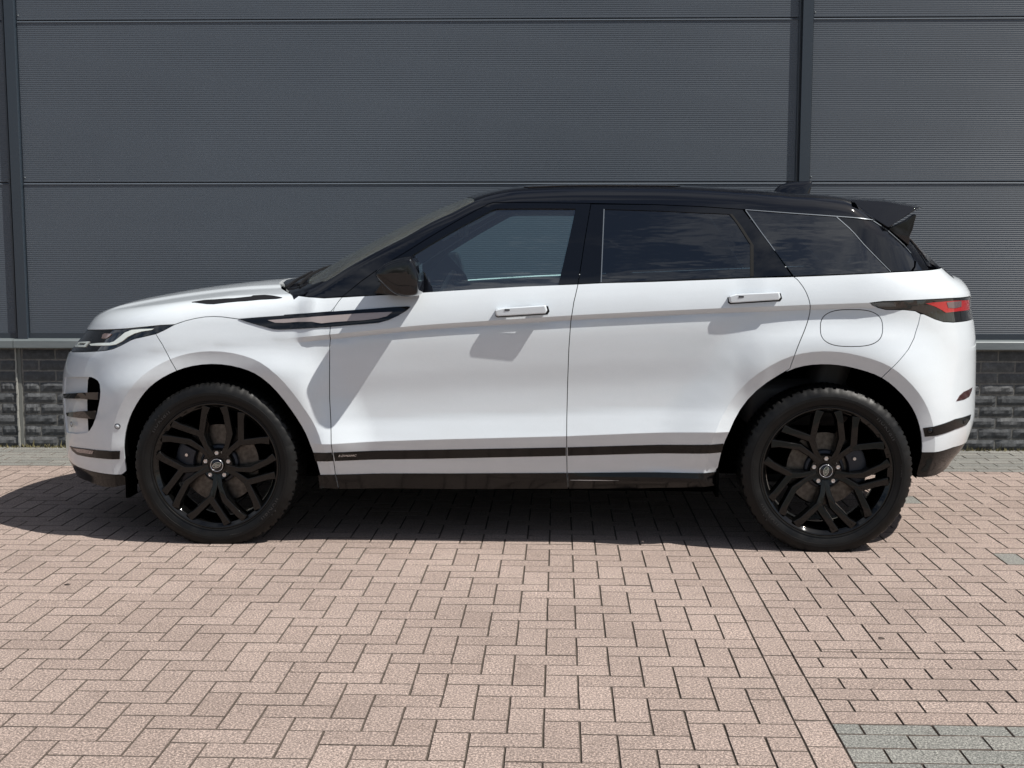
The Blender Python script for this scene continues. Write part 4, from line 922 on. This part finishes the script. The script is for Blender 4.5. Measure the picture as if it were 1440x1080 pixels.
# lamps
hl = patch('headlight', 'side', S['headlight'], M['lamp_black'], car, off=-.002, depth=.02, grid=.02)
patch('running_light', 'side', S['drl'], M['lamp_white'], hl, off=.002, depth=.004, ins=0, grid=.02)
patch('running_light_ring', 'side', S['drl_ring'], M['lamp_white'], hl, off=.002, depth=.004, ins=0, grid=.02, holes=[S['drl_ring_in']], hole_ins=0)
patch('projector_lens', 'side', S['projector'], M['lamp_warm'], hl, off=.002, depth=.004, ins=0, grid=.02)
tlamp = patch('tail_lamp', 'side', S['tail_lamp'], M['lamp_black'], car, off=-.001, depth=.02, grid=.02)
patch('red_lens', 'side', S['tail_lens'], M['red'], tlamp, off=.002, depth=.004, ins=0, grid=.02)
patch('clear_lens', 'side', S['tail_clear'], M['clear_lens'], tlamp, off=.0035, depth=.004, ins=0, grid=.02)
# parking sensors, door handles
def on_surface(u, z, off=0.):
    P = solve_side(np.array([u]), np.array([z])); nn = normals(P)[0]; return Vector(P[0] + nn*off), Vector(nn)
def place_on(o, u, z, off=0.):
    p, nn = on_surface(u, z, off); o.location = p; o.rotation_euler = nn.to_track_quat('-Y', 'Z').to_euler(); return o
sv, sf = lathe_vf([(0, -.0015), (.006, -.0012), (.0065, .0), (.0105, .0), (.0115, .002)], 20)
for k, par in (('sensor_f', bump_f), ('sensor_f2', bump_f), ('sensor_r', bump_r), ('sensor_r2', bump_r)):
    o = fix_normals(mesh('parking_sensor', sv, sf, M['paint'] if 'f' in k.split('_')[1] else M['black'], par, True)); place_on(o, *S[k][0], .001 if '_f' in k else .004); MIRROR.append(o)
    o2 = mesh('sensor_ring', *lathe_vf([(.0105, -.0002), (.0122, -.0008), (.0135, .001)], 20), M['seal'], o, True)
def handle(key, parent, out_):
    P = S[key]; u = [p[0] for p in P]; z = [p[1] for p in P]; zc = (S[key][0][1] + S[key][2][1])/2
    cu = (min(u)+max(u))/2; cz = (min(z)+max(z))/2; p, nn = on_surface(cu, cz)
    patch('handle_cup_shade', 'side', [[a + (.007 if a > cu else -.0005), b - .0055] for a, b in P], M['seal'], parent, off=.0012, depth=.002, ins=0, grid=.02)  # black patch: cup at the rear end, painted shadow gap below the bar
    # bar, slightly wedge shaped and standing out at its rear end
    n_ = len(P); out = []
    for y_, sc_ in ((-out_ + .019, .96), (-out_ + .005, .99), (-out_, .93)):
        ring = []
        for a, b in P:
            t = (a - min(u))/(max(u)-min(u)); ex = .0 + .006*t
            ring.append((p.x + (a-cu)*sc_*1.0, p.y + y_ - ex, p.z + (b-cz)*(sc_ if y_ > -.03 else sc_*.97)))
        out.append(ring)
    V = [v for r_ in out for v in r_]; F_ = [tuple(range(n_-1, -1, -1)), tuple(range(2*n_, 3*n_))]
    for k in range(2):
        for i in range(n_): F_.append((k*n_+i, k*n_+(i+1) % n_, (k+1)*n_+(i+1) % n_, (k+1)*n_+i))
    V = V; o = fix_normals(mesh('door_handle', V, F_, M['paint'], parent)); bevel(o, .003, 3)
    MIRROR.append(o)
    wd_ = max(u)-min(u)
    pv = mesh('handle_mount', *join_vf([box_vf(p.x - wd_*.47, p.x - wd_*.22, p.y - out_*.8, p.y + .004, p.z - .010, p.z + .008), box_vf(p.x + wd_*.20, p.x + wd_*.46, p.y - out_*.8, p.y + .006, p.z - .006, p.z + .012)]), M['paint'], o)
    kv, kf = box_vf(-.011, .011, -.0015, .001, -.0035, .0035)
    ko = mesh('handle_button', kv, kf, M['caliper'], o); bevel(ko, .0025, 3); ko.location = (p.x - (max(u)-min(u))*.5 + .055, p.y - out_ - .0015, p.z + .004); 
    return o
handle('handle_f', fdoor, .033); handle('handle_r', rdoor_, .019)
# bonnet vent
patch('bonnet_vent', 'top', T['hood_vent'], M['plastic'], hood, off=.003, depth=.01, ins=0, grid=.02)
# script badge on the door moulding
V, F_ = text_mesh('R-DYNAMIC', .0142, .0006, .35, 1.0)
p, nn = on_surface((S['badge'][0][0]+S['badge'][1][0])/2 + .0, (S['badge'][0][1]+S['badge'][1][1])/2 - .004, .0048)
bd = mesh('script_badge', [(x, -z, y) for x, y, z in V], F_, M['chrome'], fdoor); bd.location = p; bd.rotation_euler = nn.to_track_quat('-Y', 'Z').to_euler()

# black inner shell so that the panel gaps are dark
sh = []
shell_poly = [[U_NOSE, .28], [-2.0, .26], [-1.80, .27]] + [[a, b+.01] for a, b in xz_to_u(arch_offset(ARCH_F, .012)).tolist()] + [[0, .27]] + xz_to_u(arch_offset(ARCH_R, .012)).tolist() + [[1.95, .32], [U_TAIL, .32], [U_TAIL, 1.12], [1.8, 1.17]] + [[x, float(z_belt(x)) - .012] for x in np.linspace(1.55, -.95, 24)] + [[-1.05, 1.02], [-1.6, .93], [-2.2, .90], [U_NOSE, .9]]
patch('inner_shell', 'side', shell_poly, M['darkvoid'], car, off=-.022, depth=.002, ins=0, creases=False, grid=.06)
# wheel housings
for A in (ARCH_F, ARCH_R):
    a = np.array(A); a = np.vstack([a[:1] - [0, .02], a, a[-1:] - [0, .02]]); k = len(a)
    w0 = -np.array([max(.86, float(W(np.array([x]), np.array([max(z, .30)]))[0])) - .010 for x, z in a])
    V = [(x, w, z) for (x, z), w in zip(a, w0)] + [(x, -.50, z) for x, z in a]; F_ = [(i, i+1, i+1+k, i+k) for i in range(k-1)] + [tuple(range(k, 2*k))]
    o = mesh('wheel_housing', V, F_, M['darkvoid'], car); MIRROR.append(o)
mesh('floor_pan', *join_vf([box_vf(-.86, .86, -.80, .80, .235, .34), box_vf(-2.05, -1.76, -.60, .60, .25, .40), box_vf(1.76, 1.84, -.60, .60, .36, .5), box_vf(-1.76, -.86, -.49, .49, .24, .5), box_vf(.86, 1.76, -.49, .49, .26, .5)]), M['darkvoid'], car)
# mud flap and number of small pieces under the nose
o = mesh('mud_flap', *box_vf(-1.757, -1.747, -.885, -.76, .195, .30), M['darkvoid'], car); MIRROR.append(o)
o = mesh('mud_flap', *box_vf(.868, .880, -.87, -.70, .225, .36), M['darkvoid'], car); MIRROR.append(o)

# spoiler over the rear window
def sp_sec(t):
    side_ = [(1.455, 1.521), (1.62, 1.511), (1.748, 1.486), (1.742, 1.476), (1.68, 1.437), (1.612, 1.395), (1.552, 1.438)]
    mid_ = [(1.440, 1.552), (1.66, 1.542), (1.862, 1.503), (1.860, 1.490), (1.78, 1.478), (1.66, 1.485), (1.55, 1.490)]
    return [(a[0]*(1-t)+b[0]*t, a[1]*(1-t)+b[1]*t) for a, b in zip(side_, mid_)]
V = []; F_ = []; ys = [-.695, -.688, -.665, -.64, -.60, -.5, -.38, -.2, 0, .2, .38, .5, .60, .64, .665, .688, .695]
for y in ys:
    t = math.sqrt(max(0, 1 - (abs(y)/.695)**2)); t = t*1.0
    tt = 1 - (abs(y)/.695)**3.0
    s_ = sp_sec(tt); c_ = np.mean(s_, 0); q = .965 if abs(y) > .69 else 1
    for a, b in s_: V.append((c_[0] + (a-c_[0])*q, y*(1 - 1.05*(b-1.41)), c_[1] + (b-c_[1])*q))
k = 7
for i in range(len(ys)-1):
    for j in range(k): F_.append((i*k+j, i*k+(j+1) % k, (i+1)*k+(j+1) % k, (i+1)*k+j))
F_ += [tuple(range(k)), tuple(range(len(V)-1, len(V)-1-k, -1))]
so = fix_normals(mesh('roof_spoiler', V, F_, M['roofblack'], car)); bevel(so, .004, 2)
bl = [(1.622, 1.392), (1.700, 1.432), (1.735, 1.458), (1.742, 1.450), (1.735, 1.425), (1.728, 1.390), (1.716, 1.360), (1.714, 1.318)]
V, F_ = prism_xz(bl, -.672, -.630); so2 = fix_normals(mesh('spoiler_blade', V, F_, M['roofblack'], so)); bevel(so2, .003, 2)
o = so2.copy(); o.scale.y = -1; link(o, so)
# antenna fin
fx = 1.295
V = []; F_ = []
secs = [(-.10, .014, .004), (-.075, .036, .045), (-.02, .042, .062), (.03, .040, .066), (.075, .034, .072), (.095, .020, .076)]
zc_ = lambda x: float(solve_top(np.array([x]), np.array([0.]))[0][2])
for dx, hw, h in secs:
    zb_ = zc_(fx+dx) - .004; V += [(fx+dx, -hw, zb_), (fx+dx+.012, -hw*.75, zb_+h*.6), (fx+dx+.02, -hw*.3, zb_+h+.002), (fx+dx+.02, hw*.3, zb_+h+.002), (fx+dx+.012, hw*.75, zb_+h*.6), (fx+dx, hw, zb_)]
for i in range(len(secs)-1):
    for j in range(5): F_.append((i*6+j, i*6+j+1, (i+1)*6+j+1, (i+1)*6+j))
F_ += [tuple(range(5, -1, -1)), tuple(range(len(V)-6, len(V)))]
an = fix_normals(mesh('antenna_fin', V, F_, M['roofblack'], car, True)); s2 = an.modifiers.new('s', 'SUBSURF'); s2.levels = s2.render_levels = 2

# wipers and cowl
cw = [(a + .012, b) for a, b in ck[::-1]] + [(-.97, -.80)]
cwl = [(-1.20, 0)] + [(a + .01, b) for a, b in ck[::-1][1:]] + [(-.93, -.80), (-.93, -.72), (-1.0, -.5), (-1.03, 0)]
def arm(name, pts, w, h, mt, parent):
    V = []; F_ = []
    for i, p in enumerate(pts):
        a = np.array(pts[max(i-1, 0)]); b = np.array(pts[min(i+1, len(pts)-1)]); t = b-a; t /= np.linalg.norm(t); s_ = np.cross(t, [0, 0, 1]); s_ /= np.linalg.norm(s_); u_ = np.cross(s_, t); p = np.array(p)
        V += [p - s_*w/2 - u_*h/2, p + s_*w/2 - u_*h/2, p + s_*w/2 + u_*h/2, p - s_*w/2 + u_*h/2]
    for i in range(len(pts)-1):
        for j in range(4): F_.append((i*4+j, i*4+(j+1) % 4, (i+1)*4+(j+1) % 4, (i+1)*4+j))
    F_ += [(3, 2, 1, 0), tuple(range(len(V)-4, len(V)))]
    return fix_normals(mesh(name, V, F_, mt, parent))
def surf(x, y, h): 
    z = float(solve_top(np.array([x]), np.array([y]))[0][2]); return (x, y, z + h)
for y0, y1 in ((-.62, .02), (.10, .66)):
    arm('wiper_blade', [surf(-1.015 + .03*t, y0 + (y1-y0)*t, .008) for t in np.linspace(0, 1, 9)], .010, .010, M['plastic'], car)
    arm('wiper_arm', [surf(-1.08, y0 + .02, .004), surf(-1.05, y0 + .15, .014), surf(-1.02, y0 + .32, .016)], .012, .010, M['plastic'], car)

# door mirror
mo = [(-.612, 1.200), (-.585, 1.228), (-.555, 1.249), (-.52, 1.262), (-.4843, 1.272), (-.450, 1.277), (-.439, 1.275), (-.426, 1.254), (-.409, 1.2105), (-.405, 1.17), (-.4065, 1.125), (-.412, 1.111), (-.43, 1.103), (-.4733, 1.100), (-.5154, 1.112), (-.548, 1.136), (-.585, 1.172)]
mc_ = np.mean(mo, 0)
rings = [(-.870, .60, .045), (-.880, .88, .02), (-.888, .97, .006), (-.91, 1.0, 0), (-.98, 1.0, 0), (-1.03, .97, .002), (-1.055, .92, .008), (-1.066, .84, .012), (-1.070, .55, .02)]
V = []; F_ = []; k = len(mo)
for y, s_, sh_ in rings:
    for a, b in mo: V.append((mc_[0] + .0 + (a-mc_[0])*s_ + sh_*.4, y - .02*((a-mc_[0])/.1)*.35, mc_[1] + (b-mc_[1])*s_))
for i in range(len(rings)-1):
    for j in range(k): F_.append((i*k+j, i*k+(j+1) % k, (i+1)*k+(j+1) % k, (i+1)*k+j))
F_ += [tuple(range(k)), tuple(range(len(V)-1, len(V)-1-k, -1))]
mir = fix_normals(mesh('door_mirror', V, F_, M['black'], car, True)); s2 = mir.modifiers.new('s', 'SUBSURF'); s2.levels = s2.render_levels = 2; MIRROR.append(mir)
arm_ = fix_normals(mesh('mirror_arm', *join_vf([prism_xz([(-.60, 1.175), (-.565, 1.185), (-.50, 1.150), (-.48, 1.115), (-.52, 1.108), (-.57, 1.112)], -.93, -.845), prism_xz([(-.63, 1.113), (-.585, 1.175), (-.52, 1.16), (-.50, 1.107), (-.53, 1.102)], -.882, -.84)]), M['black'], mir)); bevel(arm_, .006, 3)
gl_ = mesh('mirror_glass', [(-.4095, -.90, 1.135), (-.4095, -1.03, 1.14), (-.4095, -1.03, 1.235), (-.412, -.90, 1.245)], [(0,1,2,3)], M['mirrorglass'], mir)
ind = arm('indicator_strip', [(-.60, -.975, 1.196), (-.53, -1.040, 1.190), (-.46, -1.066, 1.190), (-.425, -1.050, 1.192)], .006, .006, M['clear_lens'], mir)
# joint line between cap and base
arm('mirror_seam', [(-.592, -.985, 1.168), (-.53, -1.045, 1.163), (-.46, -1.0655, 1.163), (-.418, -1.045, 1.165)], .002, .003, M['seal'], mir)

# ---- wheels
WZ = .351
def make_wheel(front):
    w = empty('wheel', (0, 0, 0), 0, car)
    NS = 288
    prof = [(.262, .10), (.285, .118), (.320, .122), (.352, .112), (.361, .100), (.3665, .092), (.3685, .075), (.3695, .05), (.370, .02), (.370, -.02), (.3695, -.05), (.3685, -.075), (.3675, -.090), (.3635, -.098), (.358, -.104), (.350, -.111), (.338, -.1175), (.328, -.1205), (.3275, -.1225), (.316, -.1225), (.3155, -.1200), (.298, -.1165), (.290, -.1125), (.2885, -.115), (.284, -.1140), (.281, -.107), (.27, -.10)]
    def fm(r_, y, i, j):
        if r_ > .359:
            s_ = 2 if y > 0 else 0
            g = (i + s_ + int(abs(y)*40)) % 6
            if g in (0,) : return r_ - .008
            if g == 3 and abs(y) < .093: return r_ - .004
            if abs(abs(y) - .05) < .002: return r_ - .007
        elif r_ > .349 and y < 0 and (i % 6) in (0, 1): return r_ - .0022
        return r_
    V, F_ = lathe_vf(prof, NS, fmod=fm)
    V = [(x, y + (0 if z > -WZ*.93 else -.006*(1 if y < 0 else -1)*min(1, (-z-WZ*.93)/.02)), max(z, -WZ + .001)) for x, y, z in V]
    ty = mesh('tyre', V, F_, M['rubber'], w); fix_normals(ty)
    ty.data.polygons.foreach_set('use_smooth', [True]*len(ty.data.polygons))
    ty.data.set_sharp_from_angle(angle=R(32)) if hasattr(ty.data, 'set_sharp_from_angle') else None
    # raised lettering on the sidewall
    def side_text(txt, size, rad, ang, y, mt):
        V, F_ = text_mesh(txt, size, .0008, 0, 1.12); out = []
        for x, yy, z in V:
            a = math.pi/2 - ang - x/rad; r_ = rad + yy; out.append((r_*math.cos(a), y - z - .0, r_*math.sin(a)))
        o = mesh('tyre_lettering', out, F_, mt, ty); return o
    M.setdefault('letter', mat('tyre_letter_rubber', (.022, .022, .023), .35))
    side_text('nokian', .042, .318, R(52) if not front else R(128), -.1215, M['letter'])
    side_text('TYRES', .020, .318, R(88) if not front else R(164), -.1215, M['letter'])
    side_text('nokian', .042, .318, R(-128) if not front else R(-50), -.1215, M['letter'])
    # rim barrel
    prof = [(.262, .10), (.252, .07), (.245, .0), (.250, -.05), (.256, -.085), (.259, -.092), (.262, -.096), (.2675, -.099), (.2735, -.1085), (.2790, -.1115), (.2825, -.1095), (.2835, -.103), (.281, -.096)]
    rim = fix_normals(mesh('rim', *lathe_vf(prof, 120), M['rim'], w, True))
    # spokes
    def yf(r_): return -.105 + .022*max(0, (1 - (r_-.05)/.21))**1.5
    parts = []; eps = 0
    def spoke(pts, idx):
        """pts: [(angle deg, r, half width)]"""
        C_ = [np.array([r_*math.cos(R(a)), r_*math.sin(R(a))]) for a, r_, _ in pts]; rr = [p[1] for p in pts]; hw = [p[2] for p in pts]
        V = []; n_ = len(C_)
        for i, c_ in enumerate(C_):
            d1 = C_[min(i+1, n_-1)] - C_[max(i, 1)-1] if 0 < i < n_-1 else (C_[1]-C_[0] if i == 0 else C_[-1]-C_[-2])
            if 0 < i < n_-1:
                a = C_[i]-C_[i-1]; b = C_[i+1]-C_[i]; a /= np.linalg.norm(a); b /= np.linalg.norm(b); t = a+b; t /= np.linalg.norm(t); s_ = 1/max(np.dot(t, a), .6)
            else: t = d1/np.linalg.norm(d1); s_ = 1
            nn_ = np.array([-t[1], t[0]])*s_; y0 = yf(rr[i]) - .0004*idx
            for k_, (m_, dy) in enumerate(((-1.35, .040), (-1.28, .016), (-.95, .0), (.95, .0), (1.28, .016), (1.4, .040))):
                q = c_ + nn_*hw[i]*m_; V.append((q[0], y0 + dy, q[1]))
        F_ = []
        for i in range(n_-1):
            for j in range(5): F_.append((i*6+j, i*6+j+1, (i+1)*6+j+1, (i+1)*6+j))
        F_ += [tuple(range(6)), tuple(range(len(V)-1, len(V)-7, -1))]
        return V, F_
    for u_ in range(5):
        ph = -90 + 72*u_
        # angles measured clockwise from the photo: screen-down is -z
        A1 = [(ph - 3, .040, .015), (ph - 7, .10, .0115), (ph - 10.5, .156, .0145), (ph + 6.5, .235, .0140), (ph + 9.5, .268, .0175)]
        A1b = [(ph - 10, .148, .0125), (ph - 24.5, .235, .0145), (ph - 28.5, .268, .018)]
        A2 = [(ph + 4, .040, .013), (ph + 7.5, .10, .0105), (ph + 12, .156, .0135), (ph + 23.5, .235, .0140), (ph + 27.5, .268, .0175)]
        for idx, A_ in enumerate((A1, A1b, A2)):
            o = fix_normals(mesh('spoke', *spoke(A_, idx + 3*(u_ % 2)), M['rim'], w)); bevel(o, .0022, 2)
    hub = fix_normals(mesh('hub', *lathe_vf([(.0, -.088), (.031, -.088), (.032, -.086), (.0325, -.078), (.046, -.078), (.066, -.0835), (.072, -.076), (.074, -.03)], 60), M['rim'], w, True)); hub.data.set_sharp_from_angle(angle=R(30))
    cap = fix_normals(mesh('hub_cap', *lathe_vf([(.0, -.0915), (.026, -.0912), (.0285, -.089), (.029, -.086)], 48), M['black'], w, True))
    rot = 20 if front else 75
    ring_ = fix_normals(mesh('cap_ring', *lathe_vf([(.0262, -.0905), (.0268, -.0925), (.0282, -.0922), (.0288, -.0895)], 48), M['chrome'], w, True))
    def oval(name, a, b, y, mt, thick=None):
        V = []; n_ = 40
        for k_ in range(n_):
            t = 2*math.pi*k_/n_; x, z = a*math.cos(t), b*math.sin(t); c_, s_ = math.cos(R(rot)), math.sin(R(rot)); V.append((x*c_ - z*s_, y, x*s_ + z*c_))
        if thick:
            for k_ in range(n_):
                t = 2*math.pi*k_/n_; x, z = (a-thick)*math.cos(t), (b-thick)*math.sin(t); V.append((x*c_ - z*s_, y, x*s_ + z*c_))
            F_ = [(k_, (k_+1) % n_, n_+(k_+1) % n_, n_+k_) for k_ in range(n_)]
        else: F_ = [tuple(range(n_))]
        return mesh(name, V, F_, mt, w)
    oval('badge_oval', .0190, .0105, -.0920, M['badge_green']); oval('badge_border', .0200, .0115, -.0925, M['chrome'], .0014)
    for txt, dx, dz in (('LAND', -.004, .0032), ('ROVER', .003, -.0032)):
        V, F_ = text_mesh(txt, .0075, .0002, 0, 1.0); c_, s_ = math.cos(R(rot)), math.sin(R(rot))
        mesh('badge_lettering', [((x+dx)*c_ - (y+dz)*s_, -.0928 - z, (x+dx)*s_ + (y+dz)*c_) for x, y, z in V], F_, M['chrome'], w)
    bv, bf = lathe_vf([(0, -.086), (.0055, -.086), (.0058, -.089), (.0092, -.0895), (.0098, -.086), (.0108, -.078)], 6)
    b0 = fix_normals(mesh('wheel_bolt', bv, bf, M['steel'], w)); bevel(b0, .0008, 2)
    for k_ in range(5):
        a = R(90 + 72*k_); o = b0 if k_ == 0 else b0.copy()
        if k_: link(o, w)
        o.location = (.054*math.cos(a), 0, .054*math.sin(a))
    dr = .175 if front else .160
    fix_normals(mesh('brake_disc', *lathe_vf([(.085, -.035), (.086, -.030), (dr, -.030), (dr, -.004), (.09, -.004)], 72), M['disc'], w, False))
    fix_normals(mesh('disc_hat', *lathe_vf([(.03, -.05), (.082, -.05), (.086, -.045), (.088, -.010)], 48), M['caliper'], w, True))
    fix_normals(mesh('dust_shield', *lathe_vf([(.0, .012), (dr + .01, .012), (dr + .01, .02)], 48), M['darkvoid'], w))
    # caliper: front wheel has it ahead of the hub, rear wheel behind
    a0, a1 = (R(150), R(206)) if front else (R(-22), R(38))
    cv = []
    for i in range(9):
        a = a0 + (a1-a0)*i/8
        for r_, y in ((dr*.62, -.045), (dr*.66, -.060), (dr*.98, -.062), (dr + .022, -.050), (dr + .024, .01)): cv.append((r_*math.cos(a), y, r_*math.sin(a)))
    cf = [(i*5+j, i*5+j+1, (i+1)*5+j+1, (i+1)*5+j) for i in range(8) for j in range(4)] + [(0,1,2,3,4), (44,43,42,41,40)]
    ca = fix_normals(mesh('brake_caliper', cv, cf, M['caliper'], w)); bevel(ca, .003, 2)
    for s_ in (-.25, .25):
        am = (a0+a1)/2 + s_; o = mesh('caliper_pin', *lathe_vf([(0, -.072), (.007, -.072), (.008, -.058)], 8), M['steel'], w); o.location = (dr*.84*math.cos(am), 0, dr*.84*math.sin(am))
    mesh('suspension_arm', *join_vf([box_vf(-.04, .05, .02, .20, -.10, -.07), box_vf(-.03, .03, .03, .06, -.12, .16)]), M['caliper'], w)
    return w
wheels = []
for front, x in ((True, -1.335), (False, 1.336)):
    w = make_wheel(front); w.location = (x, -.8125, WZ); wheels.append(w)
for w in wheels:                                       # the two on the far side
    c = w.copy(); link(c, car); c.location.y = .8125; c.scale.y = -1
    for ch in list(w.children):
        d = ch.copy(); link(d, c)
        for g in ch.children: q = g.copy(); link(q, d)

# ---- cabin
def bx(name, b, mt, rot=None, bw=.02, parent=car):
    x0, x1, y0, y1, z0, z1 = b; cx, cy, cz = (x0+x1)/2, (y0+y1)/2, (z0+z1)/2
    o = mesh(name, *box_vf(x0-cx, x1-cx, y0-cy, y1-cy, z0-cz, z1-cz), mt, parent); o.location = (cx, cy, cz); bevel(o, bw, 3)
    if rot: o.rotation_euler = rot
    return o
bx('dashboard', (-1.0, -.42, -.72, .72, .80, 1.06), M['dash'], (0, R(8), 0), .05)
for s_ in (-1, 1):
    y = .37*s_
    st = bx('front_seat', (-.12, .42, y-.25, y+.25, .50, .68), M['seat'], (0, R(-6), 0), .05)
    bk = bx('seat_back', (.34, .50, y-.24, y+.24, .62, 1.20), M['seat'], (0, R(16), 0), .05)
    hr = bx('headrest', (.52, .62, y-.13, y+.13, 1.20, 1.38), M['seat'], (0, R(10), 0), .035)
    a_ = bx('door_lining', (-.75, .78, .80*s_-.02, .80*s_+.02, .4, 1.07), M['dash'], None, .01)
bx('rear_seat', (1.0, 1.5, -.62, .62, .5, .72), M['seat'], None, .06); bx('rear_seat_back', (1.38, 1.55, -.62, .62, .62, 1.24), M['seat'], (0, R(18), 0), .06)
V, F_ = [], []
sw = []
for i in range(40):
    a = 2*math.pi*i/40
    for j in range(8):
        b = 2*math.pi*j/8; r_ = .182 + .014*math.cos(b); sw.append((.014*math.sin(b), r_*math.cos(a), r_*math.sin(a)))
sf = [(i*8+j, i*8+(j+1) % 8, ((i+1) % 40)*8+(j+1) % 8, ((i+1) % 40)*8+j) for i in range(40) for j in range(8)]
stw = mesh('steering_wheel', sw, sf, M['seat'], car, True); stw.location = (-.40, -.37, 1.02); stw.rotation_euler = (0, R(22), 0)
mesh('steering_hub', *box_vf(-.03, .02, -.17, .17, -.035, .03), M['dash'], stw)
bx('centre_console', (-.5, .45, -.11, .11, .34, .72), M['dash'], None, .03)
hl_m = bx('rear_view_mirror', (-.33, -.30, -.12, .12, 1.36, 1.43), M['dash'], None, .01)

# ---- mirror every near-side piece to the far side
cmap = {}
for o in list(MIRROR):
    c = o.copy()
    par = o.parent
    if par is car:
        c.scale.y = -1; c.location.y = -o.location.y
        link(c, car)
        if o.rotation_euler[0] or o.rotation_euler[2]: c.rotation_euler = (-o.rotation_euler[0], o.rotation_euler[1], -o.rotation_euler[2])
    else:
        q = cmap.get(par)
        if q is None: link(c, car); c.scale.y = -1; c.location.y = -o.location.y
        else: link(c, q)
    cmap[o] = c
    if o not in MIRROR: pass
    for ch in o.children:
        if ch not in MIRROR and ch.name not in NOCOPY: d = ch.copy(); link(d, c)

# ------------------------------------------------------------------ small debris on the paving
def leaf(x, y, s, rz, label):
    V = [(-1,0,.02),(-.4,.35,.12),(.4,.3,.16),(1,0,.05),(.4,-.3,.1),(-.4,-.32,.06)]
    o = mesh('dead_leaf', [(a*s, b*s, c*s + .002) for a, b, c in V] + [(a*s, b*s, c*s) for a, b, c in V], [(0,5,4,3,2,1), (6,7,8,9,10,11)] + [(i, (i+1) % 6, (i+1) % 6 + 6, i+6) for i in range(6)], M['leaf'], None, label=label, category='leaf', group='dead leaves on the paving')
    o.location = (x, y, .002); o.rotation_euler = (0, 0, rz)
leaf(-1.92, 4.797, .013, .2, 'small dark dead leaf on the pink bricks left of the front wheel')
leaf(1.096, 4.231, .012, -.6, 'small brown curled leaf on the bricks right of the long brick strip')
